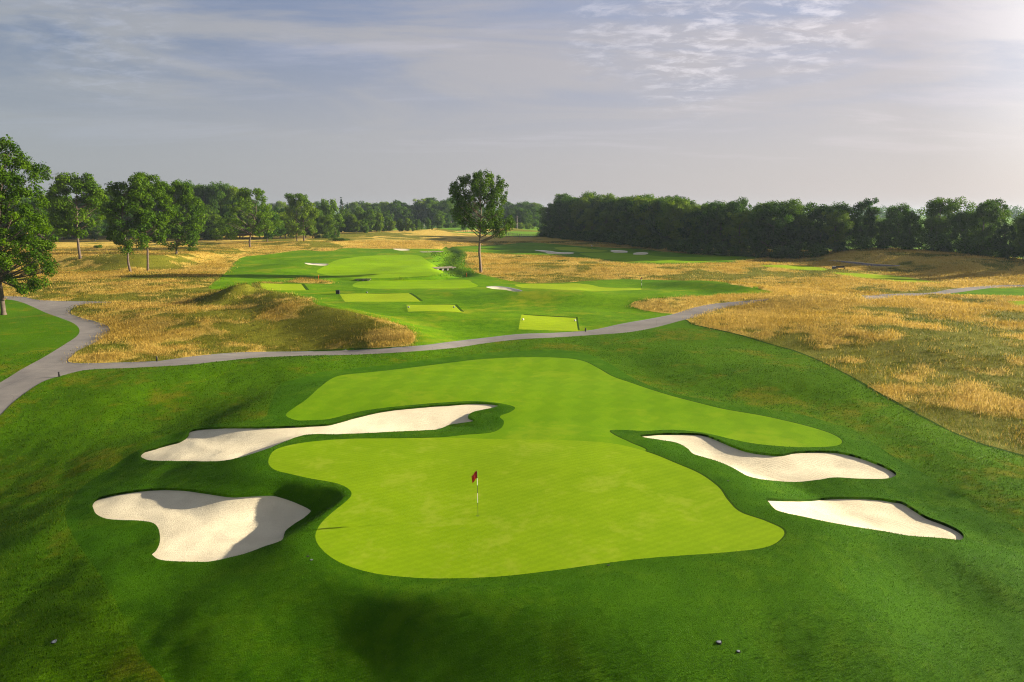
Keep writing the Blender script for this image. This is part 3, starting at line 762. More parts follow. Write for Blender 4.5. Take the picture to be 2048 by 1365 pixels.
def skeleton(base, top, tr, cl, qq, nlimb, fork, lean=None, twigs=True):
    """tapered trunk base->top with limbs to some clumps"""
    m = 9; t = np.linspace(0, 1, m)[:, None]
    tp = base * (1 - t) + top * t
    wob = np.linalg.norm(top - base) * .018
    tp[1:-1] += np.cumsum(qq.normal(0, 1, (m - 2, 3)) * [1, 1, 0] * wob * .5, 0)
    if lean is not None: tp += lean(t)
    H = top[2] - base[2]
    rad = tr * (1 - .86 * t[:, 0]) ; rad[0] *= 1.35
    parts = [tube(np.vstack([tp[0:1] - [[0, 0, .5]], tp[0:1], tp[0:1] * .85 + tp[1:2] * .15, tp[1:]]), np.concatenate([[rad[0] * 1.15, rad[0], tr * 1.02], rad[1:]]), 8)]
    idx = qq.permutation(len(cl))[:nlimb]
    for j in idx:
        c = cl[j]
        hz = np.hypot(*(c[:2] - base[:2]))
        z0 = np.clip(c[2] - hz * qq.uniform(.5, .9), base[2] + fork * H, base[2] + H * .92)
        s = (z0 - base[2]) / H; k = min(int(s * (m - 1)), m - 2); fr = s * (m - 1) - k
        p0 = tp[k] * (1 - fr) + tp[k + 1] * fr
        mid = p0 * .45 + c * .55 + [0, 0, -.06 * hz] + qq.normal(0, .04 * hz + .05, 3)
        tt = np.linspace(0, 1, 6)[:, None]
        path = p0 * (1 - tt) ** 2 + 2 * mid * tt * (1 - tt) + c * tt ** 2
        r0 = min(tr * (1 - .8 * s) * .62, .03 * np.linalg.norm(c - p0) + .05)
        parts.append(tube(path, r0 * (1 - .8 * tt[:, 0]), 5))
        if twigs:
            for _ in range(2):
                e = c + qq.normal(0, 1, 3) * hz * .14
                st = path[4]
                parts.append(tube(np.array([st, (st + e) / 2 + qq.normal(0, .1, 3), e]), np.array([r0 * .35, r0 * .22, r0 * .08]), 4))
    return join(parts)

def place(name, loc, trunk, crown, mats, **kw):
    e = empty(name, loc, **kw)
    tr = mesh_np('trunk', trunk[0], trunk[1], mats[0], e, smooth=True)
    cr = mesh_np('crown', crown[0], crown[1], mats[1], e, col=crown[2])
    return e

def hero(name, rows, trunk_px, tr, nclump, nleaf, leaf, crad, seed, mats, fork, depth=.85, squash=.8, label='', nlimb=40, group=None, cat='tree', topfrac=.9, shell=.55, extra=()):
    qq = np.random.default_rng(seed)
    rows = np.array(rows, float)
    bu, bv = trunk_px[-1]
    bx, by, bz = gp(bu, bv)
    D = by
    base = np.array([0, 0, 0.])
    def w(u, v): x, _, z = at_dist(u, v, D); return x - bx, z - bz
    # clumps inside the outline
    cl, rd = [], []
    vmin, vmax = rows[0, 0], rows[-1, 0]
    px = D / F
    wid = np.interp(np.linspace(vmin, vmax, 60), rows[:, 0], rows[:, 2] - rows[:, 1])
    vs = np.linspace(vmin, vmax, 60); wmax = wid.max()
    tries = 0
    while len(cl) < nclump and tries < 20000:
        tries += 1
        v = qq.choice(vs, p=wid / wid.sum()) + qq.uniform(-1, 1)
        L, Rr = np.interp(v, rows[:, 0], rows[:, 1]), np.interp(v, rows[:, 0], rows[:, 2])
        r = crad * qq.uniform(.55, 1.35)
        rp = r / px
        jit = 5.0 * fbm(np.array([v / 6.0]), np.array([seed * 1.7]), seed, 2)[0]
        L, Rr = L + jit * 1.3, Rr + 5.0 * fbm(np.array([v / 6.0]), np.array([seed * 3.1 + 50]), seed, 2)[0] * 1.3
        lo, hi = L + rp * .5, Rr - rp * .5
        if hi < lo: lo = hi = (L + Rr) / 2; r *= .8
        s = qq.uniform(-1, 1); s = np.sign(s) * abs(s) ** .75
        u = (lo + hi) / 2 + s * (hi - lo) / 2
        x, z = w(u, max(v, vmin + rp * .7))
        half = max((Rr - L) / 2 * px, r) * depth
        y = qq.uniform(-1, 1) * max(half * math.sqrt(max(0, 1 - s * s * .8)) - r * .5, .1)
        c = np.array([x, y, z])
        if cl and min(np.linalg.norm((c - k) / [1, 1, .9]) for k in cl) < r * .62: continue
        cl.append(c); rd.append(r)
    for u_, v_, r_e in extra:
        x, z = w(u_, v_); cl.append(np.array([x, qq.normal(0, 1.2), z])); rd.append(r_e)
    cl = np.array(cl); rd = np.array(rd)
    tx, tz = w(*trunk_px[0])
    top = np.array([tx, 0, tz])
    pts = trunk_px[::-1]
    def lean(t):
        H = top[2]
        hs = [w(*p) for p in pts]
        zz = np.array([h[1] for h in hs]); xx = np.array([h[0] for h in hs])
        z = t[:, 0] * H
        o = np.zeros((len(t), 3)); o[:, 0] = np.interp(z, zz, xx) - t[:, 0] * top[0]
        return o
    trunk = skeleton(base, top, tr, cl, qq, nlimb, fork, lean)
    crown = leaves(cl, rd, nleaf / len(cl), leaf, qq, squash, shell=shell)
    return place(name, (bx, by, bz), trunk, crown, mats, label=label, cat=cat, group=group)

BK, BL_ = M['bark'], M['bark']
LF, LD, LL = M['leaf'], M['leaf_dark'], M['leaf_light']
hero('lone_tree', [(344,958,966),(352,935,985),(360,918,1002),(370,905,1010),(380,899,1010),(395,905,1014),(405,912,1010),(415,908,1006),(428,903,1006),(438,905,1020),(447,918,1029),(455,944,1028),(462,950,1012),(472,1003,1014)],
     [(962,380),(966,440),(964,470),(963,510),(962,546)], .36, 190, 26000, .21, .78, 101, (M['bark_light'], M['leaf_lone']), .36, squash=1.35, depth=.8,
     extra=[(962,348,.55),(961,354,.7),(950,358,.6),(938,356,.55),(937,362,.6),(925,360,.5),(919,358,.5),(975,353,.55),(984,352,.5),(996,356,.55),(1006,361,.5),(1003,368,.6),(905,371,.55),(900,378,.5),(902,386,.5),(1012,386,.5),(1014,372,.45),(903,402,.5),(905,425,.6),(909,436,.6),(1010,398,.5),(1022,437,.7),(1024,445,.8),(1016,452,.8),(1010,460,.8),(1006,468,.6),(1000,445,.9),(992,450,.8),(925,440,.8),(918,430,.8)],
     label='tall solitary tree with bare straight trunk standing in mid-course', nlimb=60)
hero('broadleaf_tree', [(275,-12,28),(290,-20,34),(305,-30,48),(318,-36,66),(325,-40,84),(340,-50,89),(360,-60,88),(372,-62,80),(390,-65,80),(410,-66,83),(440,-70,86),(465,-74,92),(482,-76,94),(500,-76,84),(520,-78,90),(545,-78,93),(562,-74,90),(572,-60,72),(582,-40,70)],
     [(12,300),(10,400),(4,520),(5,570),(8,630)], .30, 210, 36000, .17, .85, 102, (BK, LF), .22, squash=.85,
     label='large full tree cut by the left picture edge, on mown grass by the path', nlimb=80)
hero('broadleaf_tree', [(347,140,176),(356,118,190),(366,100,193),(385,92,200),(405,92,208),(425,90,206),(440,92,196),(455,104,190),(468,118,178)],
     [(150,365),(154,440),(156,480),(161,517)], .36, 92, 15000, .30, 1.5, 103, (BK, LF), .28, label='leafy tree with a bare leaning trunk, nearest right of the big left tree')
hero('broadleaf_tree', [(352,236,276),(362,222,290),(380,220,296),(400,212,300),(425,208,302),(450,212,300),(470,216,296),(490,222,294),(504,228,266)],
     [(258,370),(256,460),(258,505),(261,545)], .30, 98, 16000, .26, 1.25, 104, (BK, LF), .15, label='tree with foliage hanging low around its trunk, left of a twin trunk')
hero('broadleaf_tree', [(346,268,312),(356,262,322),(372,262,332),(395,262,340),(420,268,346),(445,275,342),(465,285,334),(480,296,326)],
     [(292,365),(293,440),(296,490),(296,542)], .30, 80, 13500, .26, 1.25, 105, (BL_, LF), .35, label='tree with tall straight pale trunk rising beside the low-hanging tree')
hero('broadleaf_tree', [(362,322,362),(375,318,376),(392,320,390),(410,326,402),(430,326,408),(450,322,411),(468,320,412),(482,326,400),(492,334,374)],
     [(350,385),(352,450),(353,480),(353,509)], .28, 90, 14500, .29, 1.4, 106, (BK, LF), .22, label='round spreading tree with short trunk, right of the pair of trunks')
hero('spreading_tree', [(378,490,520),(388,474,532),(400,462,540),(418,452,550),(432,442,556),(446,436,557),(458,424,545),(468,420,528),(475,424,450)],
     [(508,400),(507,430),(502,460),(498,478),(500,495)], .40, 92, 14500, .31, 1.5, 107, (BL_, LF), .26, label='spreading tree with a forked bent trunk above the far fairway')
hero('broadleaf_tree', [(400,584,618),(410,575,628),(425,568,634),(445,566,637),(460,568,636),(472,574,634)],
     [(606,420),(607,455),(608,482)], .38, 70, 9000, .36, 1.5, 108, (BL_, LL), .2, label='yellowish rounded tree with two trunks below, right of the forked tree')
hero('broadleaf_tree', [(388,574,612),(396,571,617),(406,574,616),(416,578,612)],
     [(594,400),(594,440),(594,482)], .26, 26, 3500, .36, 1.5, 109, (BK, LF), .5, label='dark topped tree poking above the yellowish rounded tree')
hero('broadleaf_tree', [(420,516,548),(432,512,556),(448,514,560),(462,518,556),(474,524,552)],
     [(534,430),(535,460),(535,486)], .34, 50, 6000, .36, 1.5, 110, (BK, LD), .2, label='shaded tree behind the right side of the spreading forked tree')

# generic trees for the woods: a few kinds, copied
KINDS = {}
def kind(key, H, Rx, low, ncl, nl, leaf, crad, seed, mats, squash=.85, conifer=False, tr=.28):
    qq = np.random.default_rng(seed)
    cl, rd = [], []
    tries = 0
    while len(cl) < ncl and tries < 9000:
        tries += 1
        t = qq.random()
        if conifer: prof = (1 - t) * .95 + .05
        else: prof = max(0.05, 1 - abs((t - .52) / .56) ** 2.8) ** .5
        z = low + t * (H - low - crad * .6)
        az = qq.uniform(0, 2 * PI); a = qq.random() ** .45
        r = crad * qq.uniform(.5, 1.4) * (max(.35, 1 - t) if conifer else 1)
        lob = 1 + .38 * math.sin(az * 3 + seed) * math.sin(t * 5 + seed)
        rad = max(Rx * prof * lob - r * .6, 0) * a
        c = np.array([math.cos(az) * rad, math.sin(az) * rad, z])
        if cl and min(np.linalg.norm(c - k) for k in cl) < r * .55: continue
        cl.append(c); rd.append(r)
    cl = np.array(cl); rd = np.array(rd)
    tv = skeleton(np.zeros(3), np.array([qq.normal(0, .3), qq.normal(0, .3), H * .88]), tr, cl, qq, 26 if not conifer else 6, max(.12, low / H * .8), None, False)
    lv = leaves(cl, rd, nl / len(cl), leaf, qq, squash)
    e = empty('tree', (0, 0, 0))
    a = mesh_np('trunk', tv[0], tv[1], mats[0], None, smooth=True)
    b = mesh_np('crown', lv[0], lv[1], mats[1], None, col=lv[2])
    KINDS[key] = (a.data, b.data, H)
    for o in (e, a, b): bpy.data.objects.remove(o)
for i in range(6):
    kind('wood%d' % i, 18, (6.6, 5.6, 7.2, 5.4, 6.2, 7.4)[i], (3.0, 2.0, 4.0, 2.5, 3.5, 4.5)[i], 80, 16000, .26, (1.5, 1.3, 1.6, 1.25, 1.45, 1.4)[i], 200 + i, (BK, (LD, LF, LF, LD, LL, LD)[i]))
for i in range(3):
    kind('field%d' % i, 14, (4.6, 4.0, 5.2)[i], 1.0, 70, 7000, .32, 1.25, 230 + i, (BL_, (LF, LL, LF)[i]))
kind('bush0', 4.2, 2.7, .1, 26, 2600, .22, .9, 240, (BK, LD), tr=.08)
kind('bush1', 3.6, 2.9, .1, 26, 2600, .22, .9, 241, (BK, LF), tr=.08)
kind('bush2', 4.0, 2.6, .1, 26, 2400, .24, .9, 242, (BK, LL), tr=.08)
kind('spruce', 18, 3.4, .6, 80, 6500, .26, 1.0, 250, (BK, M['leaf_conifer']), squash=.45, conifer=True)

def put(key, name, x, y, h, label, group, cat='tree', wide=1.0, z=None):
    me_t, me_c, H = KINDS[key]
    s = h / H
    e = bpy.data.objects.new(name, None); C.objects.link(e); e.empty_display_size = .3
    e.location = (x, y, float(HF(x, y)) - .1 if z is None else z)
    e.rotation_euler = (0, 0, float(rng.uniform(0, 2 * PI))); e.scale = (s * wide, s * wide, s)
    for nme, me in (('trunk', me_t), ('crown', me_c)):
        o = bpy.data.objects.new(nme, me); C.objects.link(o); o.parent = e
    tag(e, label, cat, group)
    return e

def top_h(x, y, v):
    """height a thing at x, y needs to reach photo row v"""
    D = y; b = (VC - v) / F
    return CZ + D * (-SP + b * CP) / (CP + b * SP) - float(HF(x, y))

ORD = ['first','second','third','fourth','fifth','sixth','seventh','eighth','ninth','tenth','eleventh','twelfth','thirteenth','fourteenth','fifteenth','sixteenth','seventeenth','eighteenth','nineteenth','twentieth','twenty-first','twenty-second','twenty-third','twenty-fourth','twenty-fifth','twenty-sixth','twenty-seventh','twenty-eighth','twenty-ninth','thirtieth','thirty-first','thirty-second','thirty-third','thirty-fourth','thirty-fifth','thirty-sixth','thirty-seventh','thirty-eighth','thirty-ninth','fortieth','forty-first','forty-second','forty-third','forty-fourth','forty-fifth','forty-sixth','forty-seventh','forty-eighth','forty-ninth','fiftieth']
def upx(x, y): return UC + F * x / (y * CP + CZ * SP)

# the dark wood on the right
EDGE = spline([(1088,472),(1130,477),(1200,483),(1280,490),(1350,497),(1400,503),(1480,508),(1560,513),(1650,516),(1760,519),(1860,523),(1950,529),(2048,538),(2200,552),(2350,565)], 6, False)
EW = np.stack(flat(EDGE[:, 0], EDGE[:, 1], np.interp(EDGE[:, 0], [1088, 1500, 2048], [2.6, 1.6, .4])), 1)
seg = np.concatenate([[0], np.cumsum(np.linalg.norm(np.diff(EW, axis=0), axis=1))])
TOPV = np.array([(1060,402),(1095,399),(1120,393),(1160,386),(1200,392),(1245,388),(1282,380),(1300,384),(1322,377),(1350,386),(1395,388),(1410,392),(1435,406),(1465,396),(1505,384),(1535,388),(1560,400),(1600,412),(1625,408),(1655,409),(1690,416),(1712,402),(1750,408),(1790,416),(1830,412),(1870,402),(1905,384),(1940,392),(1975,402),(2000,402),(2030,412),(2048,408),(2120,400),(2300,400)], float)
items = []
for row, (off, sp, tall) in enumerate(((4, 6.2, 1.0), (11, 7.5, .98), (19, 8.5, .97))):
    s = 2.0 + row * 2.5
    while s < seg[-1]:
        x, y = np.interp(s, seg, EW[:, 0]), np.interp(s, seg, EW[:, 1])
        k = min(np.searchsorted(seg, s), len(EW) - 1); e = EW[k] - EW[k - 1]; e /= np.linalg.norm(e)
        n = np.array([-e[1], e[0]]); n = n if n[0] > 0 or n[1] > 0 else -n
        if n[1] < 0: n = -n
        x += n[0] * (off + rng.normal(0, 1.1)); y += n[1] * (off + rng.normal(0, 1.1))
        u = upx(x, y)
        if u < 2230:
            vt = np.interp(u, TOPV[:, 0], TOPV[:, 1])
            h = top_h(x, y, vt) * (rng.uniform(.80, 1.09) if row == 1 else rng.uniform(.60, .97))
            items.append((row, u, x, y, max(h, 8)))
        s += sp * rng.uniform(.8, 1.25) * (1 + .0 * s)
RN = ['front', 'middle', 'back']
for row in range(3):
    it = sorted([i for i in items if i[0] == row], key=lambda i: i[1])
    for j, (_, u, x, y, h) in enumerate(it):
        k = int(rng.integers(0, 6))
        w_ = float(rng.uniform(.80, 1.08))
        put('wood%d' % k, 'wood_tree', x, y, h, 'dark %s tree, %s from the left in the %s row of the right-hand wood' % (('tall', 'dense', 'broad')[k % 3], ORD[j], RN[row]) if j < 50 else None, 'trees of the dark wood', wide=w_)
s = 0.5; j = 0
while s < seg[-1] - 2:
    x, y = np.interp(s, seg, EW[:, 0]), np.interp(s, seg, EW[:, 1]); u = upx(x, y)
    if u > 2200: break
    if j < 50:
        put('bush%d' % (0 if rng.random() < .8 else 1), 'bush', x + rng.normal(0, .6), y + rng.normal(0, .8) + 1.5, rng.uniform(3.2, 6.0), 'dark rounded bush, %s from the left along the foot of the right-hand wood' % ORD[j], 'bushes along the wood edge', 'bush', 1.25)
    j += 1; s += 5.3 * rng.uniform(.8, 1.2)

def extra_row(us, v0, v1, kinds, seed):
    g = np.random.default_rng(seed); o = []
    for u, vt in us: o.append((u + g.uniform(-4, 4), g.uniform(v0, v1), vt + g.uniform(-2, 4), kinds[int(g.integers(0, len(kinds)))], 1.15))
    return o
# trees behind the left meadow: u, foot row, top row, kind
def row_of(lst, name, group, fmt, z=3.0):
    lst = sorted(lst)
    for j, (u, vb, vt, key, wd) in enumerate(lst):
        x, y = [float(a) for a in flat(u, vb, z)]
        for _ in range(6):
            zz = float(HF(x, y)); x, y = [float(a) for a in flat(u, vb, zz)]
        h = top_h(x, y, vt)
        adj = {'wood': 'dark', 'field': 'green', 'bush': 'low', 'spruc': 'narrow'}[key.rstrip('012345')[:5] if not key.startswith('spruce') else 'spruc']
        put(key, name, x, y, max(h, 1.5), fmt % (adj, ORD[j]), group, 'bush' if key.startswith('bush') else 'tree', wd)
row_of([(-60,482,380,'wood0',1),(-20,480,395,'wood1',1),(30,478,398,'wood2',1),(70,480,392,'wood3',1),(100,478,385,'wood4',1),(128,477,392,'wood1',1),(195,478,388,'wood0',1),(222,476,384,'field0',1),(180,476,396,'wood5',1),
        (250,476,380,'wood2',1),(318,476,366,'wood3',1),(345,475,370,'wood4',1),(372,474,362,'wood5',.9),(398,474,370,'wood4',.9),(420,474,368,'wood2',.9),(445,474,366,'wood5',.9),(470,474,372,'wood4',.9),(480,477,395,'wood3',1),
        (150,475,400,'wood2',1),(290,475,378,'wood0',1)] + extra_row([(-40,392),(10,396),(55,398),(88,392),(115,396),(140,400),(165,400),(210,394),(236,392),(270,388),(305,380),(330,372),(358,368),(385,368),(410,372),(434,370),(458,372),(490,392),(505,398)], 471, 474, ['wood0', 'wood2', 'wood3', 'wood5'], 5),
       'background_tree', 'trees behind the left meadow', '%s tree, %s from the left in the tall line behind the left meadow')
row_of([(410,480,410,'field0',1.1),(436,480,428,'field1',1.1),(388,479,425,'field2',1),(462,481,425,'wood1',1.1),(545,478,425,'wood0',1),(562,477,415,'wood3',1),(640,474,420,'wood1',1),(660,472,397,'field2',.8),(560,479,440,'wood5',1),(520,477,412,'wood0',1),(625,476,432,'wood0',1),(300,482,430,'wood1',1),(335,482,425,'wood0',1),(230,483,428,'wood3',1),(190,483,432,'wood1',1),(110,483,425,'wood0',1)] + extra_row([(40,425),(75,428),(140,430),(165,435),(265,430),(365,430),(380,436),(425,432),(445,436),(485,428),(505,425),(530,420),(575,420),(590,425),(612,425),(648,430),(668,428)], 475, 478, ['wood1', 'wood0', 'field2', 'wood4'], 6),
       'understory_tree', 'lower trees behind the left meadow', '%s tree, %s from the left among the lower ones behind the left meadow')
row_of([(690,469,418,'field0',.9),(706,468,428,'field1',.9),(722,468,414,'field2',.8),(742,468,420,'field0',.8),(760,468,425,'field1',.8),(778,467,432,'field2',.9),(800,467,438,'field0',.9),(816,467,436,'field1',.9),(836,466,438,'field2',.9),(856,466,436,'field0',.9),(768,467,452,'bush2',1.2),(835,467,457,'bush2',1.2),(722,468,450,'bush1',1.3),(700,469,450,'bush0',1.3),(880,466,450,'bush2',1.1),(897,465,446,'bush1',1.2),(912,465,444,'bush1',1.3),(928,465,450,'bush0',1.2),(860,467,462,'bush2',1)] + extra_row([(680,436),(698,440),(714,438),(732,440),(750,440),(770,440),(788,442),(808,446),(826,446),(846,447),(866,448)], 466, 468.5, ['field0', 'field1', 'field2', 'wood4'], 8),
       'hedgerow_tree', 'hedgerow across the far end of the course', '%s tree or bush, %s from the left in the hedgerow beyond the far fairway')
row_of([(685,460,393,'spruce',1.1),(697,459,404,'spruce',1),(783,457,417,'spruce',1.1),(793,457,424,'spruce',1),(843,456,417,'spruce',1),(867,455,418,'spruce',1),(900,455,415,'spruce',1)],
       'spruce', 'dark conifers beyond the hedgerow', '%s dark conifer, %s from the left beyond the far hedgerow', 4.0)
far = []
for u, vt in [(560,402),(585,404),(608,408),(640,404),(705,404),(722,404),(738,405),(752,407),(766,406),(780,403),(793,402),(806,406),(816,410),(826,412),(836,406),(850,396),(862,396),(874,402),(888,402),(900,397),(912,396),(925,402),(940,405),(956,405),(1012,404),(1026,409),(1040,406),(1052,404),(1066,405),(1080,410)]:
    far.append((u, 452 + rng.uniform(-.8, 1.2), vt, ['wood0', 'wood2', 'wood4', 'field0', 'wood1'][int(rng.integers(0, 5))], 1.15))
row_of(far, 'distant_tree', 'hazy trees on the far skyline', '%s tree, %s from the left on the hazy far skyline', 5.0)
mid = []
for u, vt in [(715,418),(748,412),(775,422),(805,412),(818,418),(858,430),(880,424),(893,427),(915,426),(950,422),(985,424),(1022,418),(1038,414),(1052,420),(1068,414),(1080,422)]:
    mid.append((u, 457 + rng.uniform(-.8, .8), vt, ['wood3', 'field0', 'wood1', 'field2'][int(rng.integers(0, 4))], 1.2))
row_of(mid, 'distant_tree', 'trees round the far houses', '%s tree, %s from the left among the houses beyond the pasture', 5.0)
row_of([(1030,458,446,'bush2',1.3),(1042,458,446,'bush2',1.3),(1058,459,448,'bush2',1.2),(1002,459,450,'bush1',1.2),(995,460,451,'bush0',1.1)],
       'pasture_bush', 'bushes on the far pasture', '%s bush, %s from the left on the bright far pasture', 4.5)
# reeds and small meadow plants
row_of([(636,477,470,'bush0',2.2),(652,477,469,'bush0',2.2),(668,476,470,'bush0',2.2),(672,483,476,'bush1',2.2),(688,483,477,'bush1',2.0),(198,497,490,'bush1',1.4),(383,503,499,'bush1',1.4)],
       'meadow_bush', 'low bushes in the left meadow', '%s bush, %s from the left in the open left meadow', 3.0)
# one far wood that reads as a mass
qq = np.random.default_rng(77); cl = []; rd = []
for k in range(420):
    th = qq.uniform(-R(44), R(44)); D = qq.uniform(900, 1500); x, y = math.tan(th) * D, D
    cl.append((x, y, float(H0(x, y)) + qq.uniform(2, 15))); rd.append(qq.uniform(8, 14))
V_, F_, T_ = leaves(np.array(cl), np.array(rd), 150, 1.6, qq, .7)
tag(mesh_np('distant_woods', V_, F_, LD, col=T_), 'hazy blue-green woods along the far horizon', 'woods', kind='stuff')

# ------------------------------------------------------------------ modelled objects
def bm_obj(name, build, mat, parent=None, smooth=False, bevel=0.0):
    import bmesh
    bm = bmesh.new(); build(bm)
    if bevel: bmesh.ops.bevel(bm, geom=bm.edges[:], offset=bevel, segments=2, affect='EDGES')
    bmesh.ops.recalc_face_normals(bm, faces=bm.faces[:])
    me = bpy.data.meshes.new(name); bm.to_mesh(me); bm.free()
    for m in (mat if isinstance(mat, (list, tuple)) else [mat]): me.materials.append(m)
    if smooth:
        for p in me.polygons: p.use_smooth = True
    o = bpy.data.objects.new(name, me); C.objects.link(o)
    if parent: o.parent = parent
    return o
def quad_box(bm, x0, x1, y0, y1, z0, z1):
    v = [bm.verts.new((x, y, z)) for z in (z0, z1) for x, y in ((x0, y0), (x1, y0), (x1, y1), (x0, y1))]
    for f in ((0, 1, 2, 3), (4, 5, 6, 7), (0, 1, 5, 4), (1, 2, 6, 5), (2, 3, 7, 6), (3, 0, 4, 7)): bm.faces.new([v[i] for i in f])
def lathe(bm, prof, n=16, mats=None):
    rings = [[bm.verts.new((r * math.cos(2 * PI * k / n), r * math.sin(2 * PI * k / n), z)) for k in range(n)] for r, z in prof]
    for i in range(len(rings) - 1):
        for k in range(n):
            f = bm.faces.new([rings[i][k], rings[i][(k + 1) % n], rings[i + 1][(k + 1) % n], rings[i + 1][k]])
            if mats: f.material_index = mats[i]
    bm.faces.new(rings[0][::-1]); bm.faces.new(rings[-1])

def flagstick(u, v, label, h=2.15, thick=.011, flagmat='red'):
    x, y, z = gp(u, v)
    e = empty('flagstick', (x, y, z), label=label, cat='golf flag', group='flags on the greens')
    zs = [0, .58, .58, 1.03, 1.03, 1.42, 1.42, 1.72, 1.72, h]
    prof = [(thick * .8, -.02), (thick * .8, .60), (thick, .62), (thick, 1.05), (thick, 1.07), (thick, 1.42), (thick, 1.43), (thick, h - .40), (thick, h - .39), (thick * .8, h)]
    bm_obj('pole', lambda b: lathe(b, prof, 10, [0, 0, 1, 1, 0, 0, 1, 1, 0]), [M['black'], M['white']], e, True).rotation_euler = (0, R(-.7), 0)
    def cup(b): lathe(b, [(.055, -.1), (.055, .004), (.066, .006), (.066, -.1)], 20)
    bm_obj('cup', cup, M['black'], e)
    def cloth(b):
        n, m = 14, 10; g = []
        for j in range(m + 1):
            row = []
            for i in range(n + 1):
                s = i / n; t_ = j / m
                xx = -.02 - .245 * s * (1 - .25 * t_ * 0); zz = h - .07 - .33 * t_ - .23 * s ** 1.2 + .02 * math.sin(6 * s)
                xx += .05 * s * t_; yy = .055 * math.sin(s * 7.5 + t_ * 1.5) * s ** .5
                row.append(b.verts.new((xx - .012 * h * .5, yy, zz)))
            g.append(row)
        for j in range(m):
            for i in range(n): b.faces.new([g[j][i], g[j][i + 1], g[j + 1][i + 1], g[j + 1][i]])
    fl = bm_obj('flag', cloth, M[flagmat], e, True)
    so = fl.modifiers.new('thick', 'SOLIDIFY'); so.thickness = .006
    return e
flagstick(956, 1032, 'red flag on a black and white pole in the near green')
flagstick(1283, 577.5, 'red flag at the right tip of the middle green', 2.3, .03)
flagstick(1184, 502, 'tiny flag on the distant green by the wood', 2.3, .04, 'white')

def path_post(u, v, label):
    x, y, z = gp(u, v)
    e = empty('path_post', (x, y, z), label=label, cat='post', group='black posts along the cart path')
    bm_obj('post', lambda b: lathe(b, [(.075, -.1), (.075, .36), (.07, .38)], 14), M['black'], e, True)
    bm_obj('cap', lambda b: lathe(b, [(.085, .382), (.085, .42), (.05, .44)], 14), M['black'], e, True)
path_post(119, 754, 'short black post at the path junction on the left')
path_post(314, 722, 'short black post between fescue and path')
path_post(1171, 663, 'short black post by the path next to the nearest tee')

def ball_marker(u, v, label, mat='white'):
    x, y, z = gp(u, v)
    o = bm_obj('tee_marker', lambda b: lathe(b, [(.03, -.05), (.04, 0), (.10, .02), (.14, .07), (.15, .13), (.13, .19), (.08, .23), (.02, .245)], 14), M[mat], None, True)
    o.location = (x, y, z); tag(o, label, 'tee marker', 'markers on the tees')
ball_marker(1046, 641, 'white ball marker at left end of the tee nearest the path')
ball_marker(1150, 643, 'white ball marker at right end of the tee nearest the path')
ball_marker(817, 616, 'pale ball marker at left end of the middle tee', 'grey')
ball_marker(908, 616, 'pale ball marker at right end of the middle tee', 'grey')
ball_marker(734, 586.5, 'pale marker at the back edge of the widest tee', 'grey')

x, y, z = gp(676, 588.5)
e = empty('tee_bin', (x, y, z), label='square black bin at left corner of the widest tee', cat='bin')
bm_obj('body', lambda b: quad_box(b, -.32, .32, -.3, .3, -.1, .62), M['black'], e, bevel=.03)
bm_obj('lid', lambda b: quad_box(b, -.36, .36, -.34, .34, .623, .70), M['black'], e, bevel=.02)

def cover(u, v, label, r=.14, mat='grey', tilt=3):
    r *= .62
    x, y, z = gp(u, v)
    e = empty('valve_cover', (x, y, z - .015), label=label, cat='valve cover', group='irrigation covers in the turf')
    bm_obj('rim', lambda b: lathe(b, [(r * 1.05, -.05), (r * 1.05, .018), (r * 1.3, .022), (r * 1.3, -.05)], 20), M['black'], e)
    o = bm_obj('lid', lambda b: lathe(b, [(r * .9, .0), (r * .95, .024), (r * .7, .028)], 20), M[mat], e); o.rotation_euler = (R(tilt), 0, 0)
cover(110, 1283, 'pale round cover in dark rough at bottom left', .15)
cover(1437, 1283, 'larger pale cover in the dark grass below the green', .13)
cover(1476, 1302, 'smaller pale cover just right of the larger one', .09)
cover(623, 1120, 'bluish cover between heart bunker and near green', .08)
cover(616, 1113, 'black hole cover beside the bluish one', .07, 'black')
cover(1456, 962, 'small dark sprinkler cap between green and upper right bunker', .07, 'black')
cover(1217, 1131, 'small dark sprinkler cap in front of the green', .08, 'black')

def stake(u, v, label):
    x, y, z = gp(u, v)
    e = empty('hazard_stake', (x, y, z), label=label, cat='stake', group='orange stakes by the creek')
    bm_obj('shaft', lambda b: quad_box(b, -.04, .04, -.04, .04, -.2, .8), M['orange'], e, bevel=.01)
    bm_obj('tip', lambda b: lathe(b, [(.055, .803), (.05, .84), (.01, .90)], 4), M['orange'], e)
stake(637, 559, 'orange stake in the tree shadow left of the creek')
stake(933, 554, 'orange stake where the creek passes the lone tree')

def bridge(u0, u1, v, label, n, lift=.08):
    x0, y0, z0 = gp(u0, v); x1, y1, z1 = gp(u1, v)
    L = math.hypot(x1 - x0, y1 - y0)
    e = empty('footbridge', ((x0 + x1) / 2, (y0 + y1) / 2, max(z0, z1) + lift), math.atan2(y1 - y0, x1 - x0), label=label, cat='footbridge', group='low crossings over the creek')
    bm_obj('deck', lambda b: quad_box(b, -L / 2, L / 2, -1.1, 1.1, -.12, 0), M['wood'], e)
    for s in (-1, 1):
        bm_obj('curb', lambda b: quad_box(b, -L / 2, L / 2, s * 1.1 - .07, s * 1.1 + .07, .003, .15), M['wood'], e)
    for k in range(n):
        xx = -L / 2 + (k + .5) * L / n
        bm_obj('pier', lambda b: quad_box(b, xx - .25, xx + .25, -.95, .95, -1.3, -.123), M['stone'], e)
bridge(868, 908, 537, 'low pale footbridge over the creek beside the far fairway', 4)
bridge(712, 742, 559, 'low stone crossing on the ditch in front of the far fairway', 3, .05)
bridge(842, 884, 505, 'faint stone crossing at the far end of the creek', 4, .05)

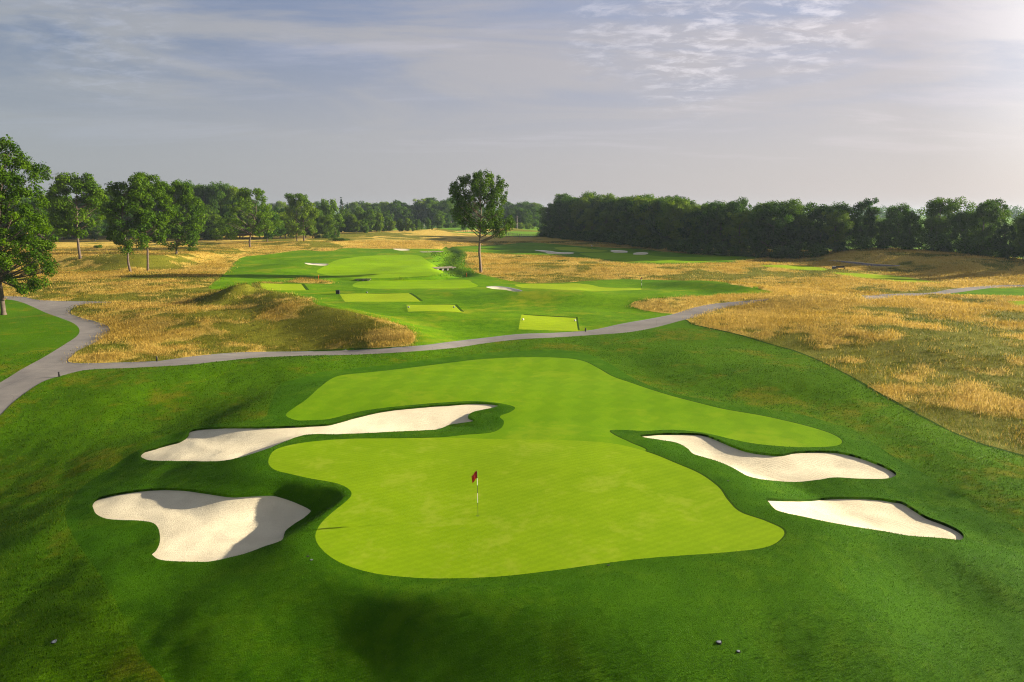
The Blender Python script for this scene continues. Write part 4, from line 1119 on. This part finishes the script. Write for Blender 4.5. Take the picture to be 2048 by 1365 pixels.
def bag_rack():
    x, y, z = gp(1668, 538.5)
    e = empty('equipment_box', (x, y, z), label='dark blue upright box beside the far right tee', cat='box')
    bm_obj('body', lambda b: quad_box(b, -.5, .5, -.35, .35, 0, .55), M['blue'], e, bevel=.06)
    bm_obj('lid', lambda b: quad_box(b, -.54, .54, -.38, .38, .553, .66), M['grey'], e, bevel=.03)
    x, y, z = gp(1681, 539.5)
    e = empty('bench', (x, y, z), label='long black bench beside the blue box at the far right tee', cat='bench')
    bm_obj('seat', lambda b: quad_box(b, -1.1, 1.1, -.25, .25, .40, .48), M['black'], e, bevel=.02)
    bm_obj('backrest', lambda b: quad_box(b, -1.1, 1.1, .26, .32, .50, .85), M['black'], e, bevel=.02)
    for s in (-.95, .95): bm_obj('leg', lambda b: quad_box(b, s - .06, s + .06, -.22, .22, -.1, .397), M['black'], e)
bag_rack()

def house(u, v, w, d, h, label, mat, roof, rz=0.0, D=None):
    x, y = [float(a) for a in flat(u, v, 4.5)]
    z = float(HF(x, y))
    e = empty('house', (x, y, z), rz, label=label, cat='house', group='houses beyond the pasture')
    def body(b):
        quad_box(b, -w / 2, w / 2, -d / 2, d / 2, -.5, h)
    wl = bm_obj('wall', body, mat, e)
    def rf(b):
        o = .5; zr = h + d * .36
        v_ = [b.verts.new(p) for p in ((-w/2-o, -d/2-o, h), (w/2+o, -d/2-o, h), (w/2+o, d/2+o, h), (-w/2-o, d/2+o, h), (-w/2-o, 0, zr), (w/2+o, 0, zr))]
        for f in ((0, 1, 5, 4), (3, 4, 5, 2), (0, 4, 3), (1, 2, 5), (0, 3, 2, 1)): b.faces.new([v_[i] for i in f])
    bm_obj('roof', rf, roof, e)
    bm_obj('chimney', lambda b: quad_box(b, w * .2, w * .2 + .9, .2, 1.1, h, h + d * .36 + 1.0), M['stone'], e)
    for k in range(3):
        xx = -w / 2 + w * (k + .5) / 3
        fr = bm_obj('window', lambda b: quad_box(b, xx - .75, xx + .75, -d / 2 - .06, -d / 2 + .02, h * .5 - .7, h * .5 + .7), M['white'], e)
        bm_obj('pane', lambda b: quad_box(b, xx - .62, xx + .62, -d / 2 - .085, -d / 2 - .063, h * .5 - .57, h * .5 + .57), M['glass'], fr)
house(829, 452, 17, 10, 5.5, 'pale house with brown roof among the far trees', M['siding'], M['roof'], .1)
house(926, 451, 10, 8, 6.5, 'small white house just left of the lone tree crown', M['siding'], M['roof_grey'], .7)
house(758, 455, 13, 8, 3.5, 'low pale shed half hidden behind the hedgerow', M['siding'], M['roof_grey'], -.1)

def pole(u, v, vt, label):
    x, y = [float(a) for a in flat(u, v, 4.5)]; z = float(HF(x, y)); h = top_h(x, y, vt)
    e = empty('utility_pole', (x, y, z), label=label, cat='utility pole', group='utility poles beyond the pasture')
    bm_obj('shaft', lambda b: lathe(b, [(.32, -.5), (.3, 0), (.2, h)], 10), M['wood'], e, True)
    bm_obj('crossarm', lambda b: quad_box(b, -1.5, 1.5, -.1, .1, h - 1.1, h - .8), M['wood'], e)
pole(902, 453, 428, 'utility pole left of the small white house')
pole(939, 453, 436, 'utility pole between the white house and lone tree trunk')
pole(1034, 456, 432, 'utility pole above the yellow-green pasture bushes')

def fence():
    pts = [(905,465.5),(940,466.5),(980,468.5),(1020,472),(1050,474),(1083,473)]
    W = []
    s = spline(pts, 4, False)
    for u, v in s:
        x, y = [float(a) for a in flat(u, v, 3)]
        for _ in range(6):
            zz = float(HF(x, y)); x, y = [float(a) for a in flat(u, v, zz)]
        W.append((x, y, zz))
    e = empty('rail_fence', W[0], label='long thin post and rail fence in front of the far pasture', cat='fence')
    o = np.array(W[0])
    for k, p in enumerate(W):
        p = np.array(p) - o
        bm_obj('post', lambda b: quad_box(b, p[0] - .12, p[0] + .12, p[1] - .12, p[1] + .12, p[2] - .4, p[2] + 1.5), M['wood'], e)
    for hh in (.5, .95, 1.35):
        v, f = join([tube(np.array([np.array(W[k]) - o + [0, -.15, hh], np.array(W[k + 1]) - o + [0, -.15, hh]]), np.array([.05, .05]), 4) for k in range(len(W) - 1)])
        mesh_np('rail', v, f, M['wood'], e)
fence()

# ------------------------------------------------------------------ the haze in the air
def haze():
    hm = bpy.data.materials.new('haze_air'); hm.use_nodes = True
    t = NT(hm.node_tree); t.n.clear()
    o = t.new('ShaderNodeOutputMaterial')
    v = t.new('ShaderNodeVolumePrincipled', {'Color': (.62, .78, .95, 1), 'Density': HAZE, 'Anisotropy': .2})
    t.l.new(v.outputs[0], o.inputs['Volume'])
    b = bm_obj('haze', lambda b: quad_box(b, -4700, 4700, -4700, 4700, -4, 46), hm)
    tag(b, 'thin pale haze that fades the far trees', 'haze', kind='stuff')
HAZE = .00011
if HAZE: haze()

# ------------------------------------------------------------------ light, sky, camera
sc = bpy.context.scene
SUN_EL, SUN_AZ = R(16), R(79)      # azimuth clockwise from +Y
sd = Vector((math.sin(SUN_AZ) * math.cos(SUN_EL), math.cos(SUN_AZ) * math.cos(SUN_EL), math.sin(SUN_EL)))
l = bpy.data.lights.new('sun', 'SUN'); l.energy = 5.0; l.angle = R(.5); l.color = (1, .86, .66)
lo = bpy.data.objects.new('sun', l); C.objects.link(lo); lo.rotation_euler = sd.to_track_quat('Z', 'Y').to_euler(); lo.location = (200, 50, 80)

w = bpy.data.worlds.new('World'); sc.world = w; w.use_nodes = True
t = NT(w.node_tree); t.n.clear()
out = t.new('ShaderNodeOutputWorld')
sky = t.new('ShaderNodeTexSky'); sky.sky_type = 'NISHITA'; sky.sun_disc = False
sky.sun_elevation = SUN_EL; sky.sun_rotation = SUN_AZ; sky.air_density = 1.0; sky.dust_density = 1.5; sky.ozone_density = 1.5
dirv = t.new('ShaderNodeTexCoord').outputs['Generated']
sep = t.new('ShaderNodeSeparateXYZ', {0: dirv})
el = sep.outputs[2]
dn = t.new('ShaderNodeVectorMath', {0: dirv, 1: tuple(sd)}, operation='DOT_PRODUCT').outputs['Value']
# cloud deck: direction projected on a high plane
zz = t.math('ADD', t.math('MAXIMUM', el, 0.0), .13)
cxn = t.math('DIVIDE', sep.outputs[0], zz); cyn = t.math('DIVIDE', sep.outputs[1], zz)
cv = t.new('ShaderNodeCombineXYZ', {0: cxn, 1: cyn}).outputs[0]
K = 10.0    # sky radiances are divided by the background strength
def col(r, g, b): return (r * K, g * K, b * K, 1)
near = t.math('MULTIPLY', t.new('ShaderNodeMapRange', {0: dn, 1: -.45, 2: .75}).outputs[0], 1.0)         # towards the sun
veil = t.mix(near, col(.110, .118, .130), col(.215, .192, .197))
glow = t.math('MULTIPLY', t.ramp(dn, .64, .90), t.ramp(el, -.02, .22, .35, 1.0))
veil = t.mix(glow, veil, col(.60, .57, .56))
blue = t.mix(near, col(.034, .056, .105), col(.145, .160, .220))
m1 = t.noise(t.new('ShaderNodeMapping', {'Vector': cv, 'Scale': (.55, 1.0, 1), 'Rotation': (0, 0, R(28)), 'Location': (3.1, 1.7, 0)}).outputs[0], 1.1, 6, .58, .8)
m1 = t.ramp(m1, .40, .60)
low = t.ramp(el, .07, .26)
blueamt = t.math('MULTIPLY', t.math('MULTIPLY', t.math('SUBTRACT', 1.0, m1), low), .85)
base = t.mix(blueamt, veil, blue)
# small bright cloudlets high up
m2 = t.noise(t.new('ShaderNodeMapping', {'Vector': cv, 'Scale': (1.0, 1.35, 1), 'Location': (.4, 5.2, 0)}).outputs[0], 7.5, 5, .62, .3)
m3 = t.noise(cv, .9, 2, .5)
def spot(u, v, c0, c1):
    a = (u - UC) / F; b = (VC - v) / F
    d = Vector((a, CP + b * SP, -SP + b * CP)).normalized()
    q = t.new('ShaderNodeVectorMath', {0: dirv, 1: tuple(d)}, operation='DOT_PRODUCT').outputs['Value']
    return t.ramp(q, math.cos(R(c1)), math.cos(R(c0)))
spots = t.math('MAXIMUM', t.math('MAXIMUM', spot(1390, 75, .5, 6.5), spot(1620, 25, .5, 5.5)), t.math('MAXIMUM', t.math('MULTIPLY', spot(1210, 65, .5, 4.0), .7), t.math('MULTIPLY', spot(190, 60, .5, 6), .6)))
cl = t.math('MULTIPLY', t.ramp(m2, .44, .68), spots)
base = t.mix(t.math('MULTIPLY', cl, .5), base, t.mix(near, col(.15, .17, .22), col(.44, .40, .40)))
m4 = t.noise(t.new('ShaderNodeMapping', {'Vector': cv, 'Scale': (.4, 1.3, 1), 'Rotation': (0, 0, R(-12))}).outputs[0], 1.6, 6, .6, .5)
base = t.mix(t.math('MULTIPLY', t.math('MULTIPLY', t.ramp(m4, .5, .7), t.ramp(el, .03, .14)), .32), base, t.mix(near, col(.13, .15, .20), col(.36, .31, .32)))
base = t.mix(t.ramp(el, .3, .8, 0, .6), base, (0, 0, 0, 1))     # deeper towards the zenith
mixs = t.mix(.92, sky.outputs[0], base)
bg = t.new('ShaderNodeBackground', {'Color': mixs, 'Strength': .10})
t.l.new(bg.outputs[0], out.inputs[0])

cam = bpy.data.cameras.new('camera'); cam.lens = 24.0; cam.sensor_width = 36.0; cam.clip_end = 9000; cam.clip_start = .5
co = bpy.data.objects.new('camera', cam); C.objects.link(co); co.location = (0, 0, CZ); co.rotation_euler = (PI / 2 - PITCH, 0, 0)
sc.camera = co
sc.view_settings.view_transform = 'Standard'; sc.view_settings.look = 'None'; sc.view_settings.exposure = 1.46; sc.view_settings.gamma = 1
sc.cycles.filter_width = 1.1; sc.cycles.use_denoising = True; sc.cycles.denoiser = 'OPENIMAGEDENOISE'; sc.cycles.denoising_input_passes = 'RGB_ALBEDO_NORMAL'; sc.cycles.denoising_prefilter = 'NONE'; sc.cycles.max_bounces = 6; sc.cycles.diffuse_bounces = 3; sc.cycles.transmission_bounces = 4; sc.cycles.volume_bounces = 0
